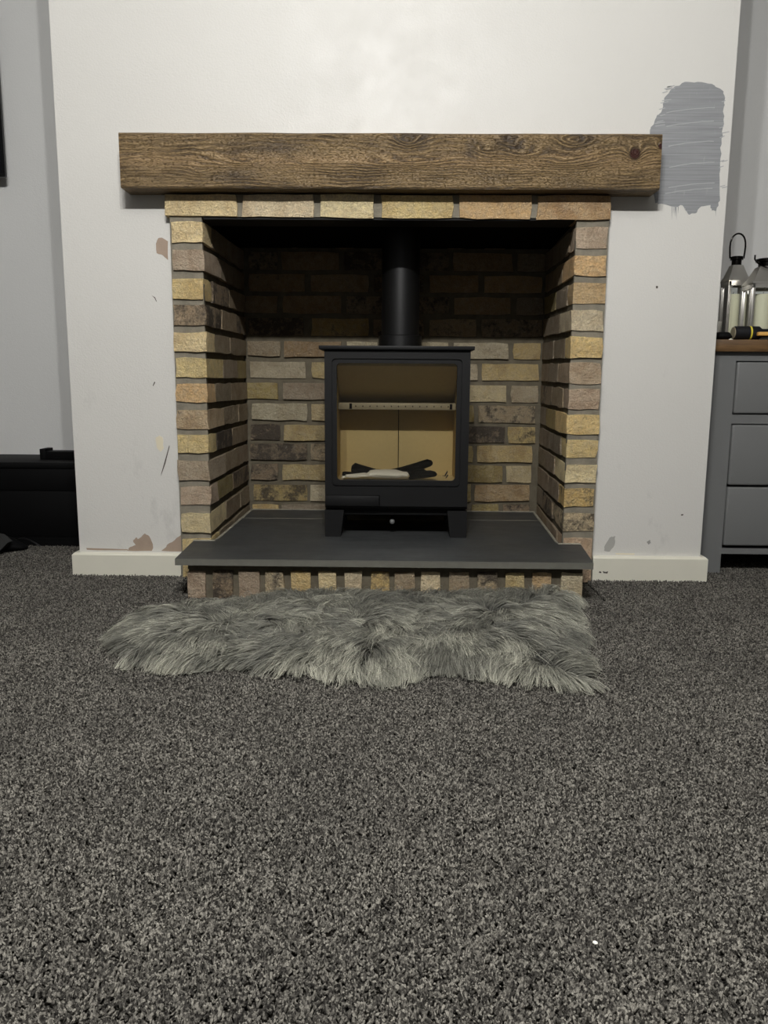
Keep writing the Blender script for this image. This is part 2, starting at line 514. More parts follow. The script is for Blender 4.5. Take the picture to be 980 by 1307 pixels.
MB().box((-2.3, -3.7, FZ), (2.3, -3.6, CEIL)).build('wall_back', M_room, None, None, True)['kind'] = 'structure'
MB().box((-2.3, YA, FZ), (XL, YA + 0.1, CEIL)).build('wall_alcove_left', M_alcove, None, None, True)['kind'] = 'structure'
MB().box((XR, YA, FZ), (2.3, YA + 0.1, CEIL)).build('wall_alcove_right', M_alcove, None, None, True)['kind'] = 'structure'
ZTOP = Z_BEAM0 + 0.03
m = MB()
m.prism([(XL, FZ), (XL, CEIL), (XR, CEIL), (XR, FZ), (XOR + 0.002, FZ), (XOR + 0.002, ZTOP), (XOL - 0.002, ZTOP), (XOL - 0.002, FZ)], YW, YA + 0.1, 1)
wall = m.build('wall_front', M_wall, None, None, True)
wall['kind'] = 'structure'

def ragged(pts, n=3, amp=1.0, seed=1):
    r = random.Random(seed); out = []
    for i, p in enumerate(pts):
        q = pts[(i + 1) % len(pts)]
        for k in range(n):
            f = k / n
            out.append((p[0] + (q[0] - p[0]) * f + (r.uniform(-amp, amp) if k else 0), p[1] + (q[1] - p[1]) * f + (r.uniform(-amp, amp) if k else 0)))
    return out
def patch(name, pts, mat, parent, Y=None, th=0.0006, lift=0.0):
    Y = YW if Y is None else Y
    P = [at(a, b, Y) for a, b in pts]
    return MB().prism([(p.x, p.z) for p in P], Y - th - lift, Y + 0.0004, 1).build(name, mat, parent, None, True)

# grey test paint beside the beam
def sw(pts): return [(820 + a / 4.356, b / 4.356) for a, b in pts]
patch('test_paint', ragged(sw([(40, 735), (52, 700), (75, 655), (108, 610), (120, 545), (165, 492), (235, 455), (330, 457), (400, 476), (440, 500), (458, 545), (450, 600), (452, 690), (438, 770), (432, 880), (428, 1000), (430, 1115), (408, 1175), (384, 1172), (378, 1140), (325, 1148), (298, 1184), (262, 1194), (236, 1168), (222, 1142), (175, 1150), (105, 1132), (70, 1130), (40, 1000)]), 4, 1.1, 4), M_swatch, wall)
rr = random.Random(5)
for k in range(16):                      # thin wisps of the brush around the patch
    bx = rr.choice([rr.uniform(150, 200), rr.uniform(230, 300), rr.uniform(380, 410)])
    L = rr.uniform(25, 85)
    patch('brush_wisp', sw([(bx, 1125), (bx + 3, 1125), (bx + 4, 1140 + L * 0.5), (bx + 2.5, 1140 + L)]), M_swatch, wall, th=0.0004)
for k in range(22):
    ya = rr.uniform(470, 720) if k < 12 else rr.uniform(480, 1050)
    if k < 12:
        x0 = 130 - (ya - 470) * 0.25 + rr.uniform(-12, 8); x1 = x0 + rr.uniform(25, 60)
    else:
        x0 = rr.uniform(420, 440); x1 = x0 + rr.uniform(15, 45)
    patch('brush_wisp', sw([(x0, ya), (x1, ya - 8), (x1, ya - 4), (x0 + 5, ya + 4)]), M_swatch2, wall, th=0.0007)
for ya in (602, 678, 788, 905, 1020, 1052):
    x0 = rr.uniform(125, 150); x1 = rr.uniform(385, 405)
    top = [(x0 + (x1 - x0) * f, ya + 22 * (1 - f) ** 2 - 6 * f + rr.uniform(-2, 2)) for f in [i / 8 for i in range(9)]]
    patch('brush_ridge', sw(top + [(a, b + 4.5) for a, b in top[::-1]]), M_swatch2, wall, th=0.0011)
# chipped plaster, filler and scuffs
def c6(pts): return [(60 + a / 4.9, 640 + b / 4.9) for a, b in pts]
patch('plaster_chip', ragged(c6([(500, 308), (520, 285), (555, 272), (540, 255), (538, 243), (560, 224), (568, 235), (590, 222), (612, 200), (640, 218), (660, 262), (664, 285), (655, 309)]), 3, 0.4, 2), M_plaster, wall)
patch('plaster_chip', ragged(c6([(715, 309), (745, 285), (752, 270), (790, 248), (815, 225), (842, 205), (866, 200), (866, 312)]), 3, 0.5, 3), M_plaster, wall)
patch('plaster_chip', c6([(246, 291), (505, 299), (505, 306), (320, 305), (250, 302)]), M_plaster, wall)
patch('plaster_chip', ragged([(199, 311), (202, 304), (207, 303.5), (214.5, 308), (214.5, 332), (208, 326), (200, 323)], 3, 0.4, 8), M_plaster, wall)
patch('filler_patch', ragged([(198.5, 559), (204, 555.5), (208, 560), (209, 572), (205, 577), (200, 571)], 3, 0.7, 9), M_filler, wall)
patch('scratch', [(216.0, 568), (216.5, 570), (211, 592), (205.3, 608), (205.8, 604)], M_mark, wall)
patch('scratch', [(197, 487), (198.3, 488), (195.5, 493), (195, 492)], M_mark, wall)
patch('scratch', [(193.5, 377), (198, 379.5), (200.2, 385), (199.4, 385), (197.2, 380.5)], M_mark, wall)
patch('scuff', [(837, 365), (839.5, 365), (839.5, 368), (837, 368)], M_mark, wall)
patch('scuff', ragged([(771, 698), (778, 686), (785, 684), (784, 696), (778, 704), (771, 703)], 3, 0.7, 3), simple('grey_smudge', (168, 166, 160), 0.6), wall)
patch('scuff', ragged([(825, 692), (829, 689), (831, 693), (827, 695)], 3, 0.5, 3), simple('grey_smudge', (150, 148, 142), 0.6), wall)
patch('scuff', [(869, 656.5), (872, 656), (871.5, 658), (869, 658)], M_mark, wall)
patch('plaster_chip', [(785, 706), (810, 706.5), (809, 708), (786, 707.6)], M_filler, wall)

# skirting: a moulded board on the front with a short return round the corner of the breast
def skirting(name, xa, xb, zt, corner):
    P = 0.018
    prof = [(0.0, FZ), (P, FZ), (P, zt - 0.006), (P - 0.006, zt), (0.0, zt)]
    m = MB()
    vs = []
    y0 = YW
    if corner < 0:
        path = [((xa - 0, y0), (-1, -1)), ((xb, y0), (0, -1))]
        path = [((XL, YA), (-1, 0)), ((XL, y0), (-1, -1)), ((xb, y0), (0, -1))]
    else:
        path = [((xa, y0), (0, -1)), ((XR, y0), (1, -1)), ((XR, YA), (1, 0))]
    rings = []
    for (px, py), (dx, dy) in path:
        rings.append([m.bm.verts.new((px + dx * o, py + dy * o, z)) for o, z in prof])
    for a, b in zip(rings, rings[1:]):
        for k in range(5):
            m.bm.faces.new((a[k], a[(k + 1) % 5], b[(k + 1) % 5], b[k]))
    m.bm.faces.new(rings[0]); m.bm.faces.new(rings[-1][::-1])
    o = m.build(name, M_skirt, None, 30, True)
    o['kind'] = 'structure'
    return o
ZSL = at(95, 705.5, YW - 0.015).z
ZSR = at(890, 711.5, YW - 0.015).z
skirting('baseboard_left', XL, XOL - 0.004, ZSL, -1)
bbr = skirting('baseboard_right', XOR + 0.004, XR, ZSR, 1)
for q in ([(769, 729), (773, 730), (776, 729), (775, 732), (770, 731.5)], [(765, 729), (767.5, 730), (767, 731.5), (764, 731)]):
    patch('paint_chip', q, M_mark, bbr, YW - 0.018, 0.0006)

# carpet pile: short twisted tufts, nobody could count them
def carpet():
    me = bpy.data.meshes.new('carpet')
    xs0, xs1, y0 = -1.55, 1.55, -2.05
    V = []; Fc = []
    def quad(a, b, c, d):
        i = len(V); V.extend([(a, c, FZ + 0.0008), (b, c, FZ + 0.0008), (b, d, FZ + 0.0008), (a, d, FZ + 0.0008)]); Fc.append((i, i + 1, i + 2, i + 3))
    quad(xs0, xs1, y0, -0.232)
    quad(xs0, -0.60, -0.232, 0.012); quad(0.585, xs1, -0.232, 0.012)
    quad(xs0, XL - 0.02, 0.012, YA); quad(XR + 0.02, xs1, 0.012, YA)
    me.from_pydata(V, [], Fc)
    me.materials.append(M_carpet)
    o = bpy.data.objects.new('carpet', me)
    link(o)
    tag(o, 'charcoal and grey flecked twist pile carpet covering the floor', 'carpet', kind='stuff')
    ng = bpy.data.node_groups.new('carpet_pile', 'GeometryNodeTree')
    ng.interface.new_socket('Geometry', in_out='INPUT', socket_type='NodeSocketGeometry')
    ng.interface.new_socket('Geometry', in_out='OUTPUT', socket_type='NodeSocketGeometry')
    N = ng.nodes; L = ng.links
    gi = N.new('NodeGroupInput'); go = N.new('NodeGroupOutput')
    dp = N.new('GeometryNodeDistributePointsOnFaces'); dp.inputs['Density'].default_value = 85000.0; dp.inputs['Seed'].default_value = 3
    cone = N.new('GeometryNodeMeshCone'); cone.inputs['Vertices'].default_value = 5; cone.inputs['Side Segments'].default_value = 2
    cone.inputs['Radius Top'].default_value = 0.0011; cone.inputs['Radius Bottom'].default_value = 0.0026; cone.inputs['Depth'].default_value = 0.0125
    ss = N.new('GeometryNodeSetShadeSmooth')
    sm = N.new('GeometryNodeSetMaterial'); sm.inputs['Material'].default_value = M_carpet
    ip = N.new('GeometryNodeInstanceOnPoints')
    rv = N.new('FunctionNodeRandomValue'); rv.data_type = 'FLOAT_VECTOR'
    rv.inputs[0].default_value = (-0.75, -0.75, -3.1); rv.inputs[1].default_value = (0.75, 0.75, 3.1)
    rs = N.new('FunctionNodeRandomValue'); rs.data_type = 'FLOAT_VECTOR'
    rs.inputs[0].default_value = (0.7, 0.7, 0.65); rs.inputs[1].default_value = (1.25, 1.25, 1.05)
    jn = N.new('GeometryNodeJoinGeometry')
    L.new(gi.outputs[0], dp.inputs['Mesh']); L.new(dp.outputs['Points'], ip.inputs['Points'])
    L.new(cone.outputs['Mesh'], ss.inputs[0]); L.new(ss.outputs[0], sm.inputs[0]); L.new(sm.outputs[0], ip.inputs['Instance'])
    L.new(rv.outputs[0], ip.inputs['Rotation']); L.new(rs.outputs[0], ip.inputs['Scale'])
    L.new(gi.outputs[0], jn.inputs[0]); L.new(ip.outputs[0], jn.inputs[0]); L.new(jn.outputs[0], go.inputs[0])
    md = o.modifiers.new('pile', 'NODES'); md.node_group = ng
carpet()

# ------------------------------------------------------------------ bricks
PAL = {'Y': ((196, 176, 130), 0.06), 'y': ((204, 188, 152), 0.10), 'O': ((184, 158, 122), 0.24), 'P': ((190, 178, 156), 0.18), 'W': ((204, 194, 170), 0.22),
       'R': ((168, 150, 134), 0.30), 'G': ((156, 141, 120), 0.40), 'M': ((178, 162, 136), 0.70), 'K': ((150, 135, 116), 0.80), 'B': ((158, 134, 104), 0.34),
       'D': ((164, 148, 100), 0.34), 'X': ((192, 170, 120), 0.64), 'V': ((156, 142, 126), 0.34)}
brick_count = 0
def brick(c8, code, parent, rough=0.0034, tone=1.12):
    """c8: 8 corners, index = u + 2*v + 4*w (u along, v up, w into the wall). Irregular, slightly worn hand-made brick."""
    global brick_count
    brick_count += 1
    r = random.Random(1000 + brick_count)
    C = [Vector(c) for c in c8]
    nu, nv, nw = 4, 2, 2
    if (C[1] - C[0]).length < 0.13: nu = 3
    def tri(u, v, w):
        a = C[0].lerp(C[1], u); b = C[2].lerp(C[3], u); c = C[4].lerp(C[5], u); d = C[6].lerp(C[7], u)
        return a.lerp(b, v).lerp(c.lerp(d, v), w)
    cen = sum(C, Vector()) / 8
    idx = {}; V = []; Fs = []
    ph = r.uniform(0, 50)
    eu = (C[1] - C[0]).normalized(); ev = (C[2] - C[0]).normalized(); ew = (C[4] - C[0]).normalized()
    cols = 1 if (C[1] - C[0]).length < (C[2] - C[0]).length else 0
    def vert(i, j, k):
        if (i, j, k) in idx: return idx[(i, j, k)]
        fu, fv, fw = i / nu, j / nv, k / nw
        # pull the inner grid lines out to the arrises so that the faces stay flat
        p = tri(fu, fv, fw)
        nb = (i in (0, nu)) + (j in (0, nv)) + (k in (0, nw))
        q = noise.noise_vector(p * 30 + Vector((ph, ph * 2, 0))) * rough * 1.2
        p = p + eu * q.x + ev * q.y * 0.9 + ew * q.z * 0.6
        if nb >= 2:
            ins = 0.0012 if nb == 2 else 0.0020
            ins *= r.uniform(0.2, 1.8)
            if j == 0: p += ev * ins
            if j == nv: p -= ev * ins
            if i == 0: p += eu * ins
            if i == nu: p -= eu * ins
        V.append(p); idx[(i, j, k)] = len(V) - 1
        return len(V) - 1
    for i in range(nu):
        for j in range(nv):
            for k in (0, nw):
                Fs.append((vert(i, j, k), vert(i + 1, j, k), vert(i + 1, j + 1, k), vert(i, j + 1, k)))
    for i in range(nu):
        for k in range(nw):
            for j in (0, nv):
                Fs.append((vert(i, j, k), vert(i + 1, j, k), vert(i + 1, j, k + 1), vert(i, j, k + 1)))
    for j in range(nv):
        for k in range(nw):
            for i in (0, nu):
                Fs.append((vert(i, j, k), vert(i, j + 1, k), vert(i, j + 1, k + 1), vert(i, j, k + 1)))
    o = meshobj('brick', V, Fs, M_brick, parent, 40, True)
    rgb, a = PAL[code]
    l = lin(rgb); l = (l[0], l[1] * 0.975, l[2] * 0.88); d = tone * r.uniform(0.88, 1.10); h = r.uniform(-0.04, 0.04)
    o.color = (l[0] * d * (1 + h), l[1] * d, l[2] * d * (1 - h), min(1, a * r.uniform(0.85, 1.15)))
    return o

fire = empty('brick_fireplace', (0, 0.3, 0), 0, 'open brick fireplace recess in mixed buff and brown bricks under the timber beam', 'fireplace')

# pixel rows of the courses (photograph)
LT = [282.1, 318, 354.8, 388.5, 423.8, 456.3, 489.6, 522.6, 554.7, 587.6, 620.5, 655, 687.5]
LB = [310.1, 345.9, 383.1, 415.3, 449.1, 482.8, 514.4, 548.3, 579.1, 614.3, 645.3, 680.2, 712]
RT = [289, 325, 360, 395.4, 429.2, 462, 495.8, 528.4, 560.8, 592.8, 623, 655, 686]
RB = [317.8, 353, 387.7, 422.9, 457.2, 490.1, 522.6, 555, 585.3, 616.9, 647.2, 678.7, 710]
BLT = [321, 349, 377, 405.7, 434.5, 460.8, 488, 514.4, 541, 565.7, 592, 618.8, 643.7]
BLB = [344.5, 372, 399.6, 428, 454.8, 482.6, 509.5, 535.9, 562, 587, 612.4, 639.3, 662]
BRB = [346.5, 374.5, 402.2, 430.2, 459.4, 486.6, 514.4, 540.7, 566.7, 591, 616.8, 640.7, 664]
BRT = [323, 352, 379.5, 407.5, 437.5, 464.5, 492, 518, 545, 569, 594.5, 618.5, 643.7]
def lerp(a, b, f): return a + (b - a) * f
def xin_l(y): return lerp(256.0, 272.0, (y - 283) / (680 - 283))
def xin_r(y): return lerp(735.0, 716.8, (y - 289) / (679 - 289))
def xout_l(y): return lerp(213.0, 231.6, (y - 296) / (667 - 296))
def xout_r(y): return lerp(778.4, 758.6, (y - 303) / (667 - 303))
XIL = sum(at(xin_l(y), y, YJ).x for y in (300, 400, 500, 600, 680)) / 5
XIR = sum(at(xin_r(y), y, YJ).x for y in (300, 400, 500, 600, 680)) / 5
XBL = sum(at(x, y, YB).x for x, y in ((312.8, 420), (314, 470), (316.8, 550), (319.4, 639))) / 4
XBR = sum(at(x, y, YB).x for x, y in ((694, 433), (692, 461), (687.4, 544), (683.4, 641))) / 4
print('XIL', XIL, XIR, XBL, XBR)
FLOORB = -0.010
LC = 'yRYKyYOGYVRyY'
RC = 'ROOPYVRYYyXMR'
side_l = 'GVKGGVGGKGDGG'
side_r = 'VGVVGVGDVVVKV'
zs = {}
for n in range(13):
    for s in (0, 1):
        t_, b_ = (LT[n], LB[n]) if s == 0 else (RT[n], RB[n])
        fx = (xin_l if s == 0 else xin_r); fo = (xout_l if s == 0 else xout_r)
        ym = (t_ + b_) / 2
        zt, zb = at(fx(t_), t_, YJ).z, at(fx(b_), b_, YJ).z
        if n == 12: zb = FLOORB
        bt, bb = (BLT[n], BLB[n]) if s == 0 else (BRT[n], BRB[n])
        bx = 316 if s == 0 else 688
        zbt, zbb = at(bx, bt, YB).z, at(bx, bb, YB).z
        if n == 12: zbb = FLOORB
        XI, XO, XK = (XIL, XOL, XBL) if s == 0 else (XIR, XOR, XBR)
        sg = -1 if s == 0 else 1            # outward direction
        rj = random.Random(n * 2 + s)
        def inner(d): return lerp(XI, XK, d / YB)
        def zt_(d): return lerp(zt, zbt, d / YB)
        def zb_(d): return lerp(zb, zbb, d / YB)
        A = (n % 2 == 0)
        D0 = 0.102 if A else 0.213
        jo = rj.uniform(-0.003, 0.003); ji = rj.uniform(-0.003, 0.003); jf = rj.uniform(-0.002, 0.003)
        # corner brick
        u0, u1 = (XO + jo + 0.002, None) if s == 0 else (None, XO + jo - 0.002)
        c = []
        for w_, d in ((0, YJ + jf), (1, D0)):
            for zz in (zb_, zt_):
                a_, b2 = (u0, inner(d) + ji) if s == 0 else (inner(d) + ji, u1)
                c += [Vector((a_, d, zz(max(d, 0)))), Vector((b2, d, zz(max(d, 0))))]
        brick(c, (LC if s == 0 else RC)[n], fire, tone=1.75)  # front bricks lightened: steeper light falloff put into their colour
        # stretchers running back into the recess
        segs = [(D0 + 0.0006, D0 + 0.222), (D0 + 0.2226, 0.597)] if A else [(D0 + 0.0006, D0 + 0.222), (D0 + 0.2226, 0.597)]
        for q, (d0, d1) in enumerate(segs):
            jx = rj.uniform(-0.0012, 0.0012)
            code = (side_l if s == 0 else side_r)[(n + 5 * q) % 13]
            c = []
            for off in (0.0, 0.085):                  # w: into the jamb
                for zz in (zb_, zt_):
                    for d in (d0, d1):
                        c.append(Vector((inner(d) + sg * (off + jx), d, zz(d))))
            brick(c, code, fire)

# back wall
BACK = [
    [(317, 354, 'K'), (359, 432.7, 'B'), (438.8, 508, 'K'), (513, 574, 'K'), (578.8, 654.7, 'B'), (660.4, 697, 'G')],
    [(317, 388.8, 'B'), (396, 470.4, 'B'), (476, 541, 'K'), (547.6, 610.8, 'B'), (617.6, 692.4, 'O')],
    [(313, 354, 'B'), (361, 436, 'B'), (442, 506, 'K'), (511, 573.5, 'K'), (578.8, 652.2, 'B'), (658.8, 694.5, 'V')],
    [(316, 387.8, 'K'), (397, 470.4, 'X'), (476, 541, 'K'), (547.6, 608, 'M'), (614.3, 692.4, 'K')],
    [(315, 357.7, 'G'), (361.6, 435.5, 'B'), (441.5, 482.5, 'W'), (488, 529, 'W'), (534.5, 573, 'W'), (577.5, 649.6, 'P'), (654.6, 690.4, 'Y')],
    [(318, 390.5, 'P'), (397.4, 469, 'Y'), (475, 534, 'G'), (539, 610, 'P'), (614.9, 688, 'Y')],
    [(315, 355.3, 'D'), (360, 432, 'V'), (438, 508, 'B'), (514, 573, 'P'), (578, 646.7, 'y'), (651.6, 687.4, 'P')],
    [(321, 392.4, 'W'), (397.4, 468, 'y'), (475, 545, 'G'), (551, 605, 'D'), (609.9, 683, 'M')],
    [(319, 357.7, 'K'), (362, 434, 'Y'), (440, 510, 'B'), (516, 570, 'P'), (575, 644.7, 'K'), (648, 683.4, 'X')],
    [(319, 392.4, 'K'), (395.8, 468, 'M'), (474, 542, 'B'), (548, 604, 'D'), (608.3, 679.5, 'Y')],
    [(320, 355, 'K'), (360, 431, 'Y'), (437, 508, 'G'), (514, 569, 'P'), (574, 642, 'D'), (645.7, 678.5, 'y')],
    [(323.5, 392.4, 'X'), (396, 466, 'W'), (472, 536, 'G'), (541, 601, 'D'), (605.5, 676.5, 'O')],
    [(321, 356.7, 'Y'), (358.5, 430, 'V'), (435, 510, 'G'), (515, 596, 'K'), (601, 636.7, 'D'), (641.7, 676, 'K')],
]
BACK_TOP = [(319, 391.8, 'K'), (397.5, 472.4, 'B'), (478, 541, 'K'), (546.5, 611.8, 'B'), (617.6, 693.5, 'B')]
def back_row(row, tl, tr, bl, br, zmin=None, zmax=None):
    rj = random.Random(int(tl * 10))
    for x0, x1, code in row:
        f0, f1 = (x0 - 320) / 365, (x1 - 320) / 365
        jy = rj.uniform(-0.003, 0.003)
        c = []
        for d in (YB + jy, YB + 0.10):
            pts = []
            for (fa, xx, ya, yb) in ((f0, x0, bl, br), (f1, x1, bl, br), (f0, x0, tl, tr), (f1, x1, tl, tr)):
                p = at(xx, lerp(ya, yb, fa), YB)
                z = p.z
                if zmin is not None and ya == bl and yb == br: z = zmin
                pts.append(Vector((p.x, d, z)))
            c += pts
        brick(c, code, fire)
for n in range(13):
    back_row(BACK[n], BLT[n], BRT[n], BLB[n], BRB[n], FLOORB if n == 12 else None)
back_row(BACK_TOP, 293.5, 295.5, 316, 318)

# lintel course under the beam
LINT = [(210.5, 303, 'y'), (309, 401, 'P'), (408, 477.5, 'y'), (486, 578.5, 'Y'), (585.5, 678, 'O'), (685, 779, 'B')]
zl_t = Z_BEAM0 - 0.003
lint_z = []
for x0, x1, code in LINT:
    yb0, yb1 = lerp(276.4, 281.3, (x0 - 210) / 570), lerp(276.4, 281.3, (x1 - 210) / 570)
    p0, p1 = at(x0, yb0, YJ), at(x1, yb1, YJ)
    lint_z.append(p0.z)
    c = []
    for d in (YJ - 0.002, 0.102):
        c += [Vector((p0.x, d, p0.z)), Vector((p1.x, d, p1.z)), Vector((p0.x, d, zl_t)), Vector((p1.x, d, zl_t))]
    brick(c, code, fire, tone=1.75)  # lintel lightened like the jamb fronts, light falloff in the colour
ZL = sum(lint_z) / len(lint_z)
print('lintel z', ZL, zl_t)
# mortar beds
mj = MB()
mj.prism([(XOL + 0.001, YJ + 0.006), (XIL - 0.004, YJ + 0.006), (XIL - 0.004, 0.02), (XOL + 0.001, 0.02)], FLOORB, ZL + 0.004, 2)
mj.prism([(XOR - 0.001, YJ + 0.006), (XOR - 0.001, 0.02), (XIR + 0.004, 0.02), (XIR + 0.004, YJ + 0.006)], FLOORB, ZL + 0.004, 2)
mj.box((XOL + 0.001, YJ + 0.005, ZL + 0.0035), (XOR - 0.001, 0.02, zl_t))
mj.build('mortar', M_mortar_f, fire, None, True)
mj = MB()
mj.prism([(XOL + 0.001, 0.0205), (XIL - 0.009, 0.0205), (XBL - 0.009, YB + 0.12), (XOL + 0.001, YB + 0.12)], FLOORB, ZL + 0.0035, 2)
mj.prism([(XOR - 0.001, 0.0205), (XOR - 0.001, YB + 0.12), (XBR + 0.009, YB + 0.12), (XIR + 0.009, 0.0205)], FLOORB, ZL + 0.0035, 2)
mj.box((XBL - 0.05, YB + 0.008, FLOORB), (XBR + 0.05, YB + 0.12, 1.12))
mj.box((XIL, 0.0205, ZL + 0.004), (XIR, 0.100, zl_t))
mj.build('mortar', M_mortar, fire, None, True)
MB().box((XOL + 0.02, 0.103, ZL + 0.018), (XOR - 0.02, YB + 0.1, ZL + 0.03)).build('closure_plate', M_flat_black, fire, None, True)
MB().box((XIL + 0.002, 0.004, ZL - 0.004), (XIR - 0.002, 0.100, ZL + 0.001)).build('lintel_bar', M_black2, fire, None, True)

# ------------------------------------------------------------------ hearth
ZH = at(490, 689.5, YJ).z
YF = -0.256
ZH = 0.5 * (ZH + at(490, 653, YB).z)
hearth = empty('slate_hearth', (0, 0, 0), 0, 'dark slate hearth slab on a row of upright bricks under the stove', 'hearth')
# front edge depth from its top edge
d = ray(490, 716.0); YF = CAM.y + d.y * ((ZH - CAM.z) / d.z)
zb = at(490, 724.2, YF).z
xl, xr = at(223, 714, YF).x, at(757.5, 719, YF).x
print('hearth', ZH, YF, zb, xl, xr)
YS = CAM.y + ray(400, 662).y * ((ZH - CAM.z) / ray(400, 662).z)
def inl(dd): return lerp(XIL, XBL, dd / YB) + 0.010
def inr(dd): return lerp(XIR, XBR, dd / YB) - 0.010
xjl, xjr = at(247.5, 690, -0.004).x, at(740.5, 697, -0.004).x
m = MB()
m.prism([(xl, YF), (xr, YF), (xjr, -0.006), (inr(0) + 0.002, -0.006), (inr(YS), YS), (inl(YS), YS), (inl(0) - 0.002, -0.006), (xjl, -0.006)], zb, ZH, 2)
bmesh.ops.bevel(m.bm, geom=[e for e in m.bm.edges if all(v.co.z > ZH - 1e-4 and v.co.y < YF + 1e-4 for v in e.verts)], offset=0.002, segments=2, affect='EDGES')
sl = m.build('slab', M_slate, hearth, None, True)
sl.data.materials.append(M_slate_edge_lit)
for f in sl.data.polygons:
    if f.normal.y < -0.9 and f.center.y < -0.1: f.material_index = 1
MB().prism([(inl(YS), YS + 0.002), (inr(YS), YS + 0.002), (inr(YB), YB - 0.003), (inl(YB), YB - 0.003)], zb, ZH - 0.001, 2).build('slab', M_slate, hearth, None, True)
m = MB()
for f_, xj in ((inl, xjl), (inr, xjr)):
    sg_ = 1 if f_ is inl else -1
    m.tube([(xj, -0.007, ZH - 0.001), (f_(0) + sg_ * 0.0, -0.007, ZH - 0.001), (f_(0.03) + sg_ * 0.002, 0.03, ZH - 0.001), (f_(YB - 0.01), YB - 0.01, ZH - 0.001)], 0.0045, 6)
m.tube([(inl(YB), YB - 0.004, ZH - 0.001), (inr(YB), YB - 0.004, ZH - 0.001)], 0.003, 6)
m.tube([(inl(YS) + 0.002, YS + 0.001, ZH - 0.0012), (inr(YS) - 0.002, YS + 0.001, ZH - 0.0012)], 0.0018, 6)
m.build('sealant', mortar_mat('pale_sealant', (150, 145, 130)), hearth, 60, True)
# soldier course under the slab
YR = YF + 0.024
RIS = [(238, 262, 'R'), (270, 296.6, 'K'), (304, 331.5, 'R'), (337.7, 363, 'M'), (370.6, 396.6, 'Y'), (405.7, 430, 'y'), (438.6, 462, 'P'), (473, 497, 'X'),
       (503, 530, 'G'), (537, 562.7, 'W'), (572.8, 599.7, 'G'), (608.3, 636, 'M'), (644.7, 669.4, 'Y'), (679, 704.8, 'O'), (716, 744.6, 'W')]
for x0, x1, code in RIS:
    yt = lerp(728.6, 731.2, (x0 - 238) / 507)
    p0, p1 = at(x0, yt, YR), at(x1, yt, YR)
    j = random.Random(int(x0)).uniform(-0.002, 0.002)
    c = []
    for dd in (YR + j, YR + 0.10):
        c += [Vector((p0.x, dd, FLOORB)), Vector((p1.x, dd, FLOORB)), Vector((p0.x, dd, p0.z)), Vector((p1.x, dd, p1.z))]
    brick(c, code, hearth, tone=1.4)  # riser colour raised too, to carry the light falloff
x0, x1 = at(238, 745, YR).x, at(744.6, 745, YR).x
m = MB()
m.box((x0 + 0.006, YR + 0.008, FLOORB), (x1 - 0.006, -0.012, zb - 0.0005))
m.box((x0 + 0.004, YR + 0.004, at(400, 729, YR).z + 0.001), (x1 - 0.004, YR + 0.02, zb - 0.0006))
m.build('mortar', M_mortar, hearth, None, True)

# ------------------------------------------------------------------ timber beam
YBM = -0.055
bxl, bxr = at(152.3, 205, YBM).x, at(843.8, 207, YBM).x
m = MB()
nx = 60
cx = (bxl + bxr) / 2; cz = (Z_BEAM0 + Z_BEAM1) / 2
prof = [(YBM, Z_BEAM0 + 0.004), (YBM + 0.004, Z_BEAM0), (YW, Z_BEAM0), (YW, Z_BEAM1), (YBM + 0.004, Z_BEAM1), (YBM, Z_BEAM1 - 0.004)]
rings = []
for i in range(nx + 1):
    x = lerp(bxl, bxr, i / nx)
    ring = []
    for k, (yy, zz) in enumerate(prof):
        dy = noise.noise(Vector((x * 9, k * 3.1, 2))) * 0.0013 if yy < 0 else 0
        dz = noise.noise(Vector((x * 7, k * 5.1, 7))) * 0.0013 if yy < 0 else 0
        e = 0.0015 if i in (0, nx) and k in (0, 5) else 0
        ring.append(m.bm.verts.new((x, yy + dy + e, zz + dz)))
    rings.append(ring)
for a, b in zip(rings, rings[1:]):
    for k in range(6):
        m.bm.faces.new((a[k], a[(k + 1) % 6], b[(k + 1) % 6], b[k]))
m.bm.faces.new(rings[0]); m.bm.faces.new(rings[-1][::-1])
bmesh.ops.translate(m.bm, verts=m.bm.verts, vec=(-cx, -YBM, -cz))
beam = m.build('mantel_beam', M_beam, None, 30)
beam.location = (cx, YBM, cz)
tag(beam, 'long brown stained timber mantel beam fixed above the fireplace opening', 'mantel')

# ------------------------------------------------------------------ stove
YSV = 0.070
def sx(px, py=560): return at(px, py, YSV).x
def sz(py, px=506): return at(px, py, YSV).z
SX0, SX1 = (sx(413, 470) + sx(415, 640)) / 2, (sx(600.3, 470) + sx(597, 640)) / 2
SCX = (SX0 + SX1) / 2
ZT0, ZT1 = sz(446.5), sz(442.5)                  # top plate
SD = 0.335
YSB = YSV + SD
stove = empty('wood_stove', (SCX, YSV + SD / 2, ZH), 0, 'black steel wood burning stove with a large glass door standing on the slate hearth', 'stove')
zbody0 = sz(650)
def part(mb, name, mat, par=None, smooth=30): return mb.build(name, mat, par or stove, smooth, True)
W2 = (SX1 - SX0) / 2
m = MB()   # carcass: sides, back, floor, roof, plinth
t = 0.006
m.box((SX0, YSV + 0.012, zbody0), (SX0 + t, YSB, ZT0)); m.box((SX1 - t, YSV + 0.012, zbody0), (SX1, YSB, ZT0))
m.box((SX0 + t, YSB - t, zbody0), (SX1 - t, YSB, ZT0))
zfl = sz(618)
m.box((SX0 + t, YSV + 0.012, zbody0), (SX1 - t, YSB - t, zfl - 0.012))
m.box((SX0 + t, YSV + 0.012, ZT0 - 0.02), (SX1 - t, YSB - t, ZT0))
part(m, 'body', M_black)
part(MB().box((sx(407, 444), YSV - 0.012, ZT0), (sx(605.6, 444), YSB + 0.012, ZT1 + 0.002), 0.0015), 'top_plate', M_black)
